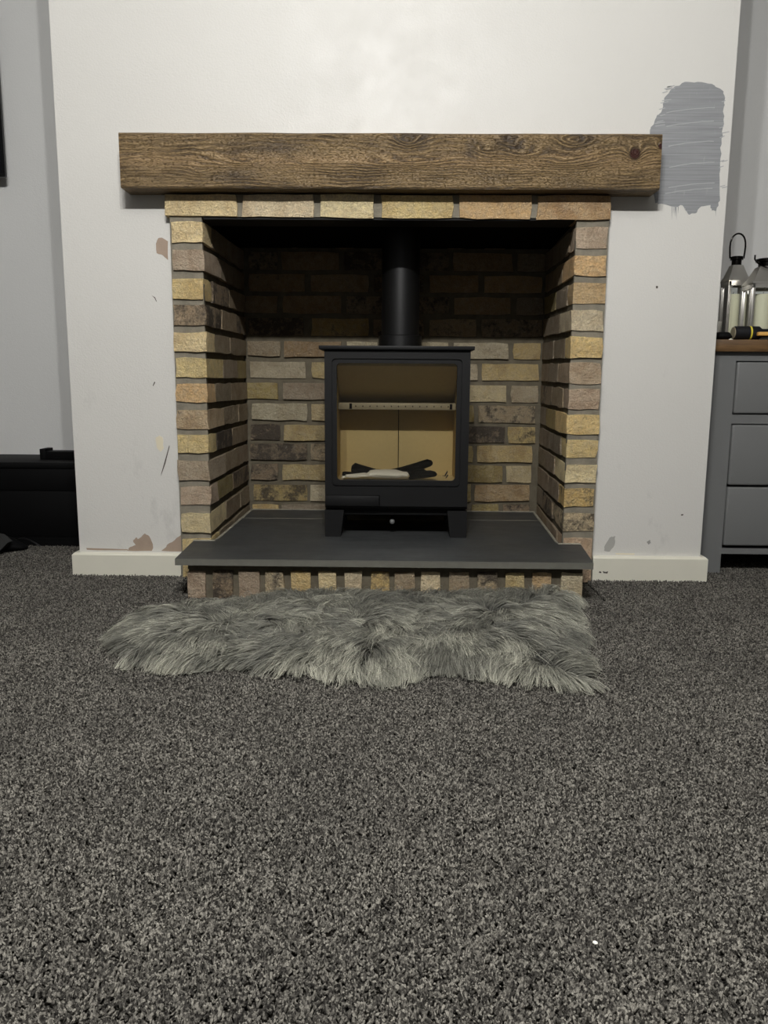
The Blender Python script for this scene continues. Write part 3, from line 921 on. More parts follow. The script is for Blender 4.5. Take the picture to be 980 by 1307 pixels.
# base and legs
zb0, zb1 = sz(659), sz(652)
part(MB().box((SX0 + 0.004, YSV + 0.030, zb0), (SX1 - 0.004, YSB - 0.01, zbody0)), 'plinth', M_black2)
for s_, (a0, a1, b0, b1) in ((0, (414.8, 434.5, 414.2, 438.8)), (1, (574.5, 595.0, 570.8, 596.2))):
    for yy in (YSV + 0.005, YSB - 0.085):
        x0_, x1_, x2_, x3_ = sx(a0, 681), sx(a1, 681), sx(b1, 656), sx(b0, 656)
        part(MB().prism([(x0_, ZH), (x1_, ZH), (x2_, zb1), (x3_, zb1)], yy, yy + 0.075, 1), 'leg', M_black)
# door frame with a rounded window
def rrect(x0, x1, z0, z1, r, n=5):
    pts = []
    for cx_, cz_, a in ((x1 - r, z1 - r, 0), (x0 + r, z1 - r, 90), (x0 + r, z0 + r, 180), (x1 - r, z0 + r, 270)):
        for k in range(n + 1):
            an = rad(a + 90 * k / n)
            pts.append((cx_ + r * math.cos(an), cz_ + r * math.sin(an)))
    return pts
def frame(m, outer, inner, y0, y1):
    n = len(outer)
    vs = [[m.bm.verts.new((p[0], y, p[1])) for p in ring] for ring in (outer, inner) for y in (y0, y1)]
    of, ob, inf, inb = vs
    for k in range(n):
        j = (k + 1) % n
        m.bm.faces.new((of[k], of[j], inf[j], inf[k]))
        m.bm.faces.new((ob[k], inb[k], inb[j], ob[j]))
        m.bm.faces.new((of[k], ob[k], ob[j], of[j]))
        m.bm.faces.new((inf[k], inf[j], inb[j], inb[k]))
gx0, gx1 = (sx(428.8, 470) + sx(430.5, 610)) / 2, (sx(583.8, 470) + sx(580.5, 610)) / 2
gz0, gz1 = sz(613.5), sz(463.7)
ox0, ox1 = (sx(422.6, 470) + sx(424.5, 610)) / 2, (sx(590, 470) + sx(587, 610)) / 2
oz0, oz1 = sz(621.3), sz(458)
dz0 = sz(646.3)
m = MB()
out = rrect(SX0 + 0.001, SX1 - 0.001, dz0, ZT0 - 0.003, 0.003)
frame(m, out, rrect(ox0, ox1, oz0, oz1, 0.012), YSV, YSV + 0.012)
# chamfer of the moulded ring
inner_r = rrect(ox0 + 0.003, ox1 - 0.003, oz0 + 0.003, oz1 - 0.003, 0.010)
frame(m, rrect(ox0, ox1, oz0, oz1, 0.012), inner_r, YSV + 0.006, YSV + 0.012)
m.box((SX0 + 0.003, YSV + 0.002, dz0 - 0.0), (SX1 - 0.003, YSV + 0.011, dz0 + 0.004))
door = part(m, 'door', M_black)
m = MB()
frame(m, rrect(ox0 + 0.003, ox1 - 0.003, oz0 + 0.003, oz1 - 0.003, 0.010), rrect(gx0, gx1, gz0, gz1, 0.011), YSV + 0.001, YSV + 0.014)
part(m, 'window_surround', M_black, door)
gl = part(MB().box((gx0 - 0.003, YSV + 0.0142, gz0 - 0.003), (gx1 + 0.003, YSV + 0.0182, gz1 + 0.003)), 'glass', M_glass, door, None)
# maker's flame mark printed on the glass
def c8px(a, b): return at(500 + a / 8.17, 560 + b / 8.17, YSV + 0.013)
m = MB()
for poly in ([(578, 330), (584, 350), (574, 368), (559, 390), (544, 393), (552, 374), (566, 352)], [(588, 369), (586, 386), (573, 410), (560, 415), (565, 396), (575, 379)], [(531, 382), (540, 380), (539, 390), (531, 391)],):
    P = [c8px(a, b) for a, b in poly]
    m.prism([(p.x, p.z) for p in P], YSV + 0.0134, YSV + 0.0140, 1)
for k in range(15):
    a = 500 + k * 9.5
    P = [c8px(a, 436), c8px(a + 3.5, 436), c8px(a + 3.5, 446), c8px(a, 446)]
    m.prism([(p.x, p.z) for p in P], YSV + 0.0134, YSV + 0.0140, 1)
part(m, 'flame_emblem', M_print, stove, None)
# air slide handle let into the door bottom
hx1 = sx(484.3, 640)
hz = sz(632.6)
m = MB()
m.box((SX0 + 0.002, YSV - 0.004, dz0 + 0.001), (hx1 - 0.002, YSV + 0.001, hz - 0.001), 0.001)
part(m, 'handle', M_black, door)
m = MB()
m.box((hx1 - 0.002, YSV - 0.0006, dz0 + 0.001), (hx1 + 0.0012, YSV + 0.001, hz)); m.box((SX0 + 0.002, YSV - 0.0006, hz - 0.001), (hx1 + 0.0012, YSV + 0.001, hz + 0.0002))
part(m, 'handle_groove', M_flat_black, door)  # dark strips stand in for the shade inside the groove
# air control knob below
kp = at(500.4, 665.9, YSV + 0.05)
m = MB()
m.tube([(kp.x, YSV + 0.20, kp.z), (kp.x, YSV + 0.062, kp.z)], 0.004)
part(m, 'air_rod', M_black2)
part(MB().lathe([(0.003, 0), (0.007, 0.003), (0.0085, 0.009), (0.007, 0.015), (0.003, 0.018)], 16, Matrix.Translation((kp.x, YSV + 0.062, kp.z)) @ Matrix.Rotation(rad(90), 4, 'X')), 'knob', M_cab)
# ash pan shield behind the legs
part(MB().box((SX0 + 0.03, YSB - 0.10, ZH + 0.03), (SX1 - 0.03, YSB - 0.09, zb0 + 0.002)), 'heat_shield', M_flat_black, stove, None)
# firebox lining
YL = YSV + 0.255
lin0, lin1 = SX0 + 0.030, SX1 - 0.030
zlin1 = ZT0 - 0.03
xm = at(508.2, 580, YL).x
part(MB().box((lin0, YL, zfl), (xm - 0.0012, YL + 0.025, zlin1), 0.001), 'lining_panel', M_verm)
part(MB().box((xm + 0.0012, YL, zfl), (lin1, YL + 0.025, zlin1), 0.001), 'lining_panel', M_verm)
part(MB().box((lin0 - 0.022, YSV + 0.03, zfl), (lin0 - 0.0005, YL + 0.025, zlin1), 0.001), 'lining_panel', M_verm)
part(MB().box((lin1 + 0.0005, YSV + 0.03, zfl), (lin1 + 0.022, YL + 0.025, zlin1), 0.001), 'lining_panel', M_verm)
part(MB().box((lin0 - 0.022, YSV + 0.022, zfl - 0.012), (lin1 + 0.022, YL + 0.025, zfl)), 'hearth_brick', M_verm)
# secondary air bar with holes, and the baffle that slopes up from it
YAB = YL - 0.11
za0, za1 = at(508, 523, YAB).z, at(508, 514.5, YAB).z
bar = part(MB().box((lin0 + 0.001, YAB, za0), (lin1 - 0.001, YL - 0.001, za1), 0.001), 'air_bar', M_airbar)
hm = MB()
for k in range(14):
    xh = lerp(at(454, 519, YAB).x, at(572, 519, YAB).x, k / 13)
    hm.lathe([(0.0022, 0), (0.0022, 0.0012)], 10, Matrix.Translation((xh, YAB - 0.0001, (za0 + za1) / 2)) @ Matrix.Rotation(rad(90), 4, 'X'))
for xx in (447.5, 575.5):
    xh = at(xx, 519, YAB).x
    hm.box((xh - 0.004, YAB - 0.0012, za0 + 0.002), (xh + 0.004, YAB + 0.0002, za1 - 0.002))
ho = part(hm, 'air_holes', M_flat_black, bar)  # dark discs and tabs painted for the shade in the holes
ho['kind'] = 'stuff'
m = MB()
m.hexa([(lin0 + 0.001, YSV + 0.075, zlin1 - 0.016), (lin1 - 0.001, YSV + 0.075, zlin1 - 0.016), (lin0 + 0.001, YSV + 0.075, zlin1 - 0.002), (lin1 - 0.001, YSV + 0.075, zlin1 - 0.002),
        (lin0 + 0.001, YL - 0.003, za1 + 0.003), (lin1 - 0.001, YL - 0.003, za1 + 0.003), (lin0 + 0.001, YL - 0.003, za1 + 0.018), (lin1 - 0.001, YL - 0.003, za1 + 0.018)])
part(m, 'baffle', M_verm, stove, None)
# flue
YP = YSV + 0.20
px_ = at(511, 400, YP).x
pr = (at(535.2, 400, YP).x - at(487, 400, YP).x) / 2
cr_ = (at(537.5, 434, YP).x - at(482.5, 434, YP).x) / 2
zc1 = at(510, 428, YP - cr_ * 0.5).z
part(MB().lathe([(cr_, ZT1 + 0.002), (cr_, zc1 - 0.002), (cr_ - 0.002, zc1), (pr - 0.001, zc1)], 40, Matrix.Translation((px_, YP, 0))), 'flue_collar', M_pipe)
part(MB().lathe([(pr, zc1 - 0.01), (pr, ZL + 0.019)], 48, Matrix.Translation((px_, YP, 0))), 'flue_pipe', M_pipe)

# ------------------------------------------------------------------ things left inside the stove
def skinlump(name, mat, loft, parent=None, n=14):
    """loft: list of (centre, half width vector a, half height vector b) sections -> one closed smooth body"""
    m = MB(); rings = []
    for c, a, b in loft:
        c, a, b = Vector(c), Vector(a), Vector(b)
        rings.append([m.bm.verts.new(c + a * math.cos(2 * math.pi * k / n) + b * math.sin(2 * math.pi * k / n)) for k in range(n)])
    for p, q in zip(rings, rings[1:]):
        for k in range(n):
            m.bm.faces.new((p[k], p[(k + 1) % n], q[(k + 1) % n], q[k]))
    m.bm.faces.new(rings[0][::-1]); m.bm.faces.new(rings[-1])
    return m
def ip(px, py, Y): return at(px, py, Y)
# gloves: cuff at the left, palm in the middle, fingers and thumb to the right
def glove(name, Y, path, label, fingers):
    g = empty(name, (ip(path[0][0], path[0][1], Y).x, Y, zfl + 0.0005), 0, label, 'glove', 'pair of stove gloves')
    loft = []
    for px, py, h, dp in path:
        p = ip(px, py, Y)
        loft.append((p, (0, dp, 0), (0, 0, h)))
    m = skinlump('gauntlet', M_glovemat, loft)
    part_ = m.build('gauntlet', M_glovemat, g, 60, True)
    for nm, pts in fingers:
        P = [Vector((ip(a, b, Y + dy).x, Y + dy, ip(a, b, Y + dy).z)) for a, b, dy, r in pts]
        m = MB(); m.tube(P, [q[3] for q in pts], 10)
        m.build(nm, M_glovemat, g, 60, True)
    return g
glove('stove_glove', YSV + 0.172, [(449, 599, 0.012, 0.045), (453, 597.5, 0.017, 0.048), (464, 600.5, 0.016, 0.046), (480, 604, 0.013, 0.044), (496, 604.5, 0.012, 0.044), (512, 602, 0.015, 0.046), (526, 599, 0.018, 0.046), (535, 596, 0.017, 0.04)],
      'black stove glove with its finger end raised, behind the white packet inside the stove',
      [('finger', [(528, 598, -0.02, 0.014), (538, 593.5, -0.022, 0.0135), (546, 591, -0.022, 0.013), (550, 591.5, -0.022, 0.010), (552, 592, -0.022, 0.004)]),
       ('finger', [(528, 598, 0.012, 0.013), (538, 594.5, 0.012, 0.0125), (544, 592.5, 0.012, 0.012), (548, 592.5, 0.012, 0.009), (550, 593, 0.012, 0.003)]),
       ('thumb', [(524, 604, -0.035, 0.012), (534, 603, -0.042, 0.012), (541, 602, -0.044, 0.010), (544, 602, -0.044, 0.004)])])
glove('stove_glove', YSV + 0.095, [(437, 605, 0.0065, 0.02), (440, 605, 0.008, 0.023), (455, 606, 0.008, 0.023), (480, 607, 0.008, 0.023), (505, 607, 0.009, 0.024), (528, 606.5, 0.010, 0.023)],
      'black stove glove lying flat, nearest the glass under the white packet',
      [('finger', [(522, 607.5, -0.012, 0.0105), (536, 606, -0.014, 0.0115), (549, 604.8, -0.014, 0.0115), (555, 605.2, -0.014, 0.0085), (557.5, 606, -0.014, 0.003)]),
       ('finger', [(522, 607.5, 0.014, 0.0105), (536, 606.5, 0.016, 0.0105), (546, 605.5, 0.016, 0.010), (551, 606, 0.016, 0.008), (553, 606.5, 0.016, 0.003)])])
YK = YSV + 0.045
loft = []
for px, py, h, dp in [(435.5, 609.5, 0.0015, 0.003), (437, 609, 0.004, 0.006), (440, 608.2, 0.0025, 0.004), (441.5, 608, 0.0055, 0.010), (452, 607.4, 0.0058, 0.011), (464, 606.8, 0.0068, 0.013), (468, 606.5, 0.008, 0.017), (472, 605.5, 0.0125, 0.021), (480, 605, 0.0145, 0.025), (492, 605.5, 0.0142, 0.027), (505, 606, 0.0130, 0.026), (515, 606, 0.0110, 0.022), (520, 606.5, 0.0085, 0.016), (522, 607, 0.002, 0.006)]:
    p = ip(px, py, YK)
    loft.append((p, (0, dp * 0.86, 0), (0, 0, h)))
m = skinlump('p', None, loft, None, 18)
for v in m.bm.verts:
    q = noise.noise_vector(v.co * 55) * 0.0035 + noise.noise_vector(v.co * 130) * 0.0030
    v.co += q
pk = m.build('plastic_packet', M_packet, None, 25, True)
tag(pk, 'crumpled white plastic packet with a twisted tail behind the stove glass', 'packet')

# ------------------------------------------------------------------ faux fur rug
RUG_PX = [(168, 820), (176, 802), (190, 789), (212, 781), (240, 778), (275, 776), (330, 773), (380, 770), (440, 770), (500, 772), (560, 773), (620, 772), (670, 768), (704, 764),
          (706, 775), (708, 795), (714, 820), (722, 843), (737, 868), (722, 869), (692, 862), (655, 853), (620, 849), (580, 847), (530, 851), (490, 857), (455, 857), (430, 850), (395, 847),
          (350, 846), (310, 841), (270, 843), (235, 842), (200, 836), (178, 830)]
RZ = 0.012
poly = np.array([[*(atz(a, b, RZ)).xy] for a, b in RUG_PX])
poly[:, 1] = np.minimum(poly[:, 1], YR - 0.028)
rug = empty('fur_rug', (float(poly[:, 0].mean()), float(poly[:, 1].mean()), 0.0), 0, 'long haired grey faux fur rug lying on the carpet in front of the hearth', 'rug')
def inpoly(P, poly):
    x, y = P[:, 0], P[:, 1]; ins = np.zeros(len(P), bool); n = len(poly); j = n - 1
    for i in range(n):
        xi, yi = poly[i]; xj, yj = poly[j]
        c = ((yi > y) != (yj > y)) & (x < (xj - xi) * (y - yi) / (yj - yi + 1e-12) + xi)
        ins ^= c; j = i
    return ins
def dist_edge(P, poly):
    d = np.full(len(P), 9.0); nrm = np.zeros((len(P), 2))
    n = len(poly)
    for i in range(n):
        a, b = poly[i], poly[(i + 1) % n]
        ab = b - a
        tt = np.clip(((P - a) @ ab) / (ab @ ab), 0, 1)
        q = a + tt[:, None] * ab
        v = q - P; dd = np.linalg.norm(v, axis=1)
        m_ = dd < d
        d[m_] = dd[m_]; nrm[m_] = v[m_] / (dd[m_, None] + 1e-9)
    return d, nrm
def fieldn(P, s, seed):
    return np.array([[noise.noise(Vector((p[0] * s, p[1] * s, seed))), noise.noise(Vector((p[0] * s, p[1] * s, seed + 31.7)))] for p in P])
# backing: a thin padded hide
def rug_backing():
    m = MB()
    cxy = poly.mean(axis=0)
    lv = []
    for f, z in ((1.0, 0.0), (0.985, 0.008), (0.90, 0.014), (0.6, 0.022), (0.25, 0.024)):
        lv.append([m.bm.verts.new((*(cxy + (p - cxy) * f * 0.955), z)) for p in poly])
    n = len(poly)
    for a, b in zip(lv, lv[1:]):
        for k in range(n):
            m.bm.faces.new((a[k], a[(k + 1) % n], b[(k + 1) % n], b[k]))
    m.bm.faces.new(lv[0][::-1]); m.bm.faces.new(lv[-1])
    m.build('backing', simple('rug_hide', (70, 69, 64), 0.95), rug, 60, True)
rug_backing()
def fur():
    lo, hi = poly.min(axis=0), poly.max(axis=0)
    NS = 100000
    P = lo + rng.random((int(NS * 1.6), 2)) * (hi - lo)
    P = P[inpoly(P, poly)][:NS]
    N = len(P)
    # clumps
    C = lo + rng.random((13000, 2)) * (hi - lo)
    C = C[inpoly(C, poly)][:6800]
    dC, nC = dist_edge(C, poly)
    f1 = fieldn(C, 5.0, 3.0); f2 = fieldn(C, 14.0, 9.0)
    edge = np.exp(-dC / 0.16)[:, None]
    xr = (C[:, 0] - lo[0]) / (hi[0] - lo[0])
    flow = np.tile(np.array([[0.0, -0.30]]), (len(C), 1))
    flow[:, 0] += (xr - 0.45) * 1.0
    back = np.clip((C[:, 1] - (hi[1] - 0.20)) / 0.20, 0, 1)      # against the bricks the pile stands up, leaning right
    dirC = flow + f1 * 2.2 + f2 * 1.9 + nC * edge * 1.7
    dirC[:, 0] += back * 0.7
    dirC /= np.linalg.norm(dirC, axis=1, keepdims=True) + 1e-9
    upC = 0.50 + 0.75 * rng.random(len(C)) + back * 0.9 * (C[:, 0] > lo[0] + 0.2)
    lenC = 0.062 + 0.040 * rng.random(len(C)) + 0.015 * f1[:, 0] + 0.030 * back * (C[:, 0] > lo[0] + 0.2)
    ci = np.zeros(N, int); d1 = np.zeros(N)
    for a in range(0, N, 2500):
        D = ((P[a:a + 2500, None, :] - C[None]) ** 2).sum(2)
        ci[a:a + 2500] = D.argmin(1)
    K = 8
    s = np.linspace(0, 1, K)
    j = rng.normal(size=(N, 2)) * 0.22
    d = dirC[ci] + j; d /= np.linalg.norm(d, axis=1, keepdims=True)
    L = lenC[ci] * (0.75 + 0.4 * rng.random(N))
    up = upC[ci] * (0.85 + 0.3 * rng.random(N))
    dE, _ = dist_edge(P, poly)
    z0 = 0.006 + 0.018 * np.clip(dE / 0.10, 0, 1)
    pos = np.zeros((N, K, 3))
    pos[:, 0, :2] = P; pos[:, 0, 2] = z0
    ang0 = np.clip(0.55 + 0.65 * (up - 0.5), 0.2, 1.45)
    perp = np.stack([-d[:, 1], d[:, 0]], 1)
    curl = rng.normal(size=N) * 0.6 + f2[ci, 1] * 1.2
    for k in range(1, K):
        a_ = ang0 - s[k] * (ang0 * 1.1 + 0.25 + 0.45 * np.exp(-dE / 0.06))
        dirk = d * np.cos(a_)[:, None] + 0
        dk = dirk + perp * (curl * s[k] * 0.7)[:, None] * np.cos(a_)[:, None]
        st = L / (K - 1)
        pos[:, k, :2] = pos[:, k - 1, :2] + dk * st[:, None]
        pos[:, k, 2] = pos[:, k - 1, 2] + np.sin(a_) * st
    # pull tips together inside a clump
    tip = np.zeros((len(C), 3)); cnt = np.bincount(ci, minlength=len(C))[:, None] + 1e-9
    for ax in range(3): tip[:, ax] = np.bincount(ci, weights=pos[:, -1, ax], minlength=len(C))
    tip /= cnt
    cl = np.where(rng.random(N) < 0.14, 0.15, 0.72 + 0.26 * rng.random(N))
    for k in range(1, K):
        wgt = (cl * s[k] ** 1.2)[:, None]
        mid = np.zeros((len(C), 3))
        for ax in range(3): mid[:, ax] = np.bincount(ci, weights=pos[:, k, ax], minlength=len(C))
        mid /= cnt
        pos[:, k] = pos[:, k] * (1 - wgt) + mid[ci] * wgt
    pos[:, :, 2] = np.maximum(pos[:, :, 2], 0.0035)
    # never through the brick plinth
    pos[:, :, 1] = np.minimum(pos[:, :, 1], YR - 0.004)
    org = np.array(rug.location)
    pos -= org
    cu = bpy.data.hair_curves.new('fur')
    cu.add_curves([K] * N)
    cu.attributes['position'].data.foreach_set('vector', pos.reshape(-1).astype(np.float32))
    ra = cu.attributes.get('radius') or cu.attributes.new('radius', 'FLOAT', 'POINT')
    rr_ = (0.00048 * (1 - 0.75 * s ** 2))[None, :] * (0.7 + 0.6 * rng.random(N))[:, None]
    ra.data.foreach_set('value', rr_.reshape(-1).astype(np.float32))
    t = NT('grey_faux_fur')
    hi_ = t.n('ShaderNodeHairInfo')
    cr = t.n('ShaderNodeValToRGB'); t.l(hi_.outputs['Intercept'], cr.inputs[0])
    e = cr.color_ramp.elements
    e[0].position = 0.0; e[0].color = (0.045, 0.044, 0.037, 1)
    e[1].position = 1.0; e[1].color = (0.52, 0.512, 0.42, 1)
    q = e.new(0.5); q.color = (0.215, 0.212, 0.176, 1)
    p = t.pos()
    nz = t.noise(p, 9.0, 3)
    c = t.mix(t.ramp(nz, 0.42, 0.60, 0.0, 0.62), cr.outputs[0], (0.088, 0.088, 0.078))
    rnd = t.mth('MULTIPLY_ADD', t.mth('POWER', hi_.outputs['Random'], 1.6), 1.25, 0.60)
    vm = t.n('ShaderNodeVectorMath', operation='SCALE'); t.l(c, vm.inputs[0]); t.l(rnd, vm.inputs['Scale'])
    t.l(vm.outputs[0], t.b.inputs['Base Color'])
    t.rough(0.55); t.spec(0.3)
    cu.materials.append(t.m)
    o = bpy.data.objects.new('fur', cu)
    link(o, rug)
    o['kind'] = 'stuff'
fur()

# ------------------------------------------------------------------ grey chest of drawers, right alcove
YC = 0.125
def X(px, py, Y=YC): return at(px, py, Y).x
def Z(py, px=945, Y=YC): return at(px, py, Y).z
CX0 = XR + 0.022
CX1 = CX0 + 0.80
ztop0, ztop1 = Z(449, 950, YC - 0.02), Z(433.3, 950, YC - 0.02)
cab = empty('chest_of_drawers', ((CX0 + CX1) / 2, YC + 0.23, 0), 0, 'grey painted chest of drawers with a brown wooden top in the right alcove', 'chest of drawers')
def cpart(m, nm, mat, par=cab, sm=30): return m.build(nm, mat, par, sm, True)
cpart(MB().box((CX0 - 0.01, YC - 0.02, ztop0), (CX1 + 0.02, YC + 0.47, ztop1), 0.003), 'wooden_top', M_oak)
rails = [(Z(458), Z(461.3)), (Z(528.5), Z(541.4)), (Z(619.6), Z(621.2))]
xd = (X(941.6, 465) + X(934.9, 526) + X(932, 560) + X(926.3, 618) + X(923, 692)) / 5
xd2 = CX1 - (xd - CX0)
d_rows = [(Z(461.6, 960), Z(528.6, 960)), (Z(541.8, 960), Z(619.9, 960)), (Z(621.2, 960), Z(697.2, 960))]
zr0, zr1 = Z(707.2, 950), Z(700.2, 950)
m = MB()
m.box((CX0, YC, -0.004), (xd - 0.002, YC + 0.045, ztop0)); m.box((xd2 + 0.002, YC, -0.004), (CX1, YC + 0.045, ztop0))
m.box((xd - 0.002, YC, d_rows[0][0] + 0.002), (xd2 + 0.002, YC + 0.03, ztop0))
m.box((xd - 0.002, YC, d_rows[1][0] + 0.002), (xd2 + 0.002, YC + 0.03, d_rows[0][1] - 0.002))
m.box((xd - 0.002, YC, zr0), (xd2 + 0.002, YC + 0.03, zr1))
m.box((CX0, YC + 0.045, zr0), (CX0 + 0.018, YC + 0.45, ztop0)); m.box((CX1 - 0.018, YC + 0.045, zr0), (CX1, YC + 0.45, ztop0))
m.box((CX0 + 0.018, YC + 0.43, zr0), (CX1 - 0.018, YC + 0.45, ztop0)); m.box((CX0 + 0.018, YC + 0.03, zr0), (CX1 - 0.018, YC + 0.43, zr0 + 0.012))
m.box((CX0, YC + 0.41, -0.004), (CX0 + 0.045, YC + 0.45, zr0)); m.box((CX1 - 0.045, YC + 0.41, -0.004), (CX1, YC + 0.45, zr0))
cpart(m, 'carcass', M_cab)
for i, (z1_, z0_) in enumerate(d_rows):
    m = MB().box((xd + 0.001, YC - 0.006, z0_ + 0.0015), (xd2 - 0.001, YC + 0.016, z1_ - 0.0015), 0.006, 3)
    cpart(m, 'drawer', M_cab)

# lanterns
def lantern(name, cx_, cy_, z0, w, zroof0, zroof1, zcap, rot, label, handle_pts, candle_r, candle_h):
    L = empty(name, (cx_, cy_, z0), rot, label, 'lantern', 'candle lanterns on the chest of drawers')
    b = lambda m, nm, mt, par=L, sm=30: m.build(nm, mt, par, sm)
    h = w / 2; pz = 0.009
    b(MB().box((-h - 0.006, -h - 0.006, 0), (h + 0.006, h + 0.006, 0.014), 0.002), 'base', M_chrome)
    hz_ = zroof0 - z0
    for sx_ in (-1, 1):
        for sy_ in (-1, 1):
            b(MB().box((sx_ * h - pz * (sx_ > 0), sy_ * h - pz * (sy_ > 0), 0.014), (sx_ * h + pz * (sx_ < 0), sy_ * h + pz * (sy_ < 0), hz_), 0.001), 'post', M_chrome)
    m = MB()
    m.box((-h, -h, hz_ - 0.014), (h, -h + 0.006, hz_)); m.box((-h, h - 0.006, hz_ - 0.014), (h, h, hz_))
    m.box((-h, -h + 0.006, hz_ - 0.014), (-h + 0.006, h - 0.006, hz_)); m.box((h - 0.006, -h + 0.006, hz_ - 0.014), (h, h - 0.006, hz_))
    b(m, 'top_rail', M_chrome)
    gi = h - 0.004
    for p0, p1 in (((-gi + 0.006, -gi, 0.0145), (gi - 0.006, -gi + 0.002, hz_ - 0.0145)), ((-gi + 0.006, gi - 0.002, 0.0145), (gi - 0.006, gi, hz_ - 0.0145)),
                   ((-gi, -gi + 0.006, 0.0145), (-gi + 0.002, gi - 0.006, hz_ - 0.0145)), ((gi - 0.002, -gi + 0.006, 0.0145), (gi, gi - 0.006, hz_ - 0.0145))):
        if abs(p1[0] - p0[0]) < 0.003:
            xm_ = (p0[0] + p1[0]) / 2
            q4 = [(xm_, p0[1], p0[2]), (xm_, p1[1], p0[2]), (xm_, p1[1], p1[2]), (xm_, p0[1], p1[2])]
        else:
            ym_ = (p0[1] + p1[1]) / 2
            q4 = [(p0[0], ym_, p0[2]), (p1[0], ym_, p0[2]), (p1[0], ym_, p1[2]), (p0[0], ym_, p1[2])]
        meshobj('glass_pane', q4, [(0, 1, 2, 3)], M_lglass, L)
    # hipped roof
    rw, rt = h + 0.002, h * 0.50
    m = MB()
    prof = [(rw, hz_), (rw, hz_ + 0.004), (rw * 0.80, hz_ + (zroof1 - zroof0) * 0.35), (rt * 1.15, hz_ + (zroof1 - zroof0) * 0.85), (rt, zroof1 - z0)]
    rings = [[m.bm.verts.new((a * r_, c * r_, z_)) for a, c in ((-1, -1), (1, -1), (1, 1), (-1, 1))] for r_, z_ in prof]
    for p, q in zip(rings, rings[1:]):
        for k in range(4): m.bm.faces.new((p[k], p[(k + 1) % 4], q[(k + 1) % 4], q[k]))
    m.bm.faces.new(rings[0][::-1]); m.bm.faces.new(rings[-1])
    b(m, 'roof', M_chrome)
    zr = zroof1 - z0; zc = zcap - z0
    b(MB().lathe([(rt * 0.95, zr), (rt * 0.95, zr + (zc - zr) * 0.55), (rt * 1.25, zr + (zc - zr) * 0.6), (rt * 1.25, zc - 0.001), (rt * 1.1, zc)], 24), 'cap', M_blackchrome)
    b(MB().tube(handle_pts(rt * 1.25, zc), 0.0028, 8), 'handle', M_blackchrome, L, 60)
    b(MB().lathe([(0.002, hz_ - 0.012), (0.004, hz_ - 0.004), (0.012, hz_ - 0.001)], 12), 'hook', M_blackchrome)
    c = bpy.data.objects.new
    return L
zt_ = ztop1
Y1 = 0.36
l1x = at(937.8, 362, Y1).x
w1 = at(951.7, 365, Y1).x - at(924, 365, Y1).x
zr0_, zr1_, zc_ = at(938, 358, Y1 - 0.04).z, at(938, 339, Y1).z, at(938, 327.5, Y1).z
def up_handle(r, zc):
    pts = []
    for k in range(17):
        a = math.pi * k / 16
        pts.append((r * 1.1 * math.cos(a) * (1 + 0.55 * math.sin(a)), 0.0, zc - 0.006 + 0.078 * math.sin(a) ** 0.8))
    return pts
def down_handle(r, zc):
    pts = [(-r - 0.004, 0.0, zc + 0.012), (-r - 0.004, 0.0, zc)]
    for k in range(1, 16):
        a = math.pi * k / 16
        pts.append(((-r - 0.004) * math.cos(a), -(r + 0.012) * math.sin(a) - 0.001, zc - 0.034 * math.sin(a)))
    pts += [(r + 0.004, 0.0, zc), (r + 0.004, 0, zc + 0.012)]
    return pts
lantern('candle_lantern', l1x, Y1, zt_ + 0.0002, w1 - 0.006, zr0_, zr1_, zc_, 0.0, 'slim chrome candle lantern with its ring handle standing up, next to the chimney wall', up_handle, 0.02, 0.13)
Y2 = 0.24
zr0b, zr1b, zcb = at(970, 361, Y2 - 0.05).z, at(975, 341, Y2).z, at(975, 330.5, Y2).z
l2x = at(964, 365, Y2 - 0.052).x + 0.0525
lantern('candle_lantern', l2x, Y2, zt_ + 0.0002, 0.105, zr0b, zr1b, zcb, rad(-6), 'chrome candle lantern with its handle hanging down, at the right edge of the photo', down_handle, 0.022, 0.13)
def candle(cx_, cy_, r, ztop, label):
    c = empty('pillar_candle', (cx_, cy_, zt_ + 0.0145), 0, label, 'candle', 'pillar candles inside the lanterns')
    hh = ztop - zt_ - 0.0145
    MB().lathe([(r * 0.97, 0), (r, 0.003), (r, hh - 0.003), (r * 0.95, hh), (r * 0.6, hh - 0.004), (0.001, hh - 0.005)], 28).build('wax', M_wax, c, 40)
    MB().tube([(0, 0, hh - 0.006), (0.0005, 0, hh + 0.004), (0.002, 0, hh + 0.008)], 0.0009, 6).build('wick', M_flat_black, c, 60)
candle(at(933.5, 400, Y1).x, Y1, 0.0225, at(933, 375, Y1 - 0.02).z, 'ivory pillar candle inside the lantern next to the chimney wall')
candle(l2x - 0.004, Y2, 0.027, at(975, 375, Y2 - 0.02).z, 'ivory pillar candle inside the lantern at the right edge')

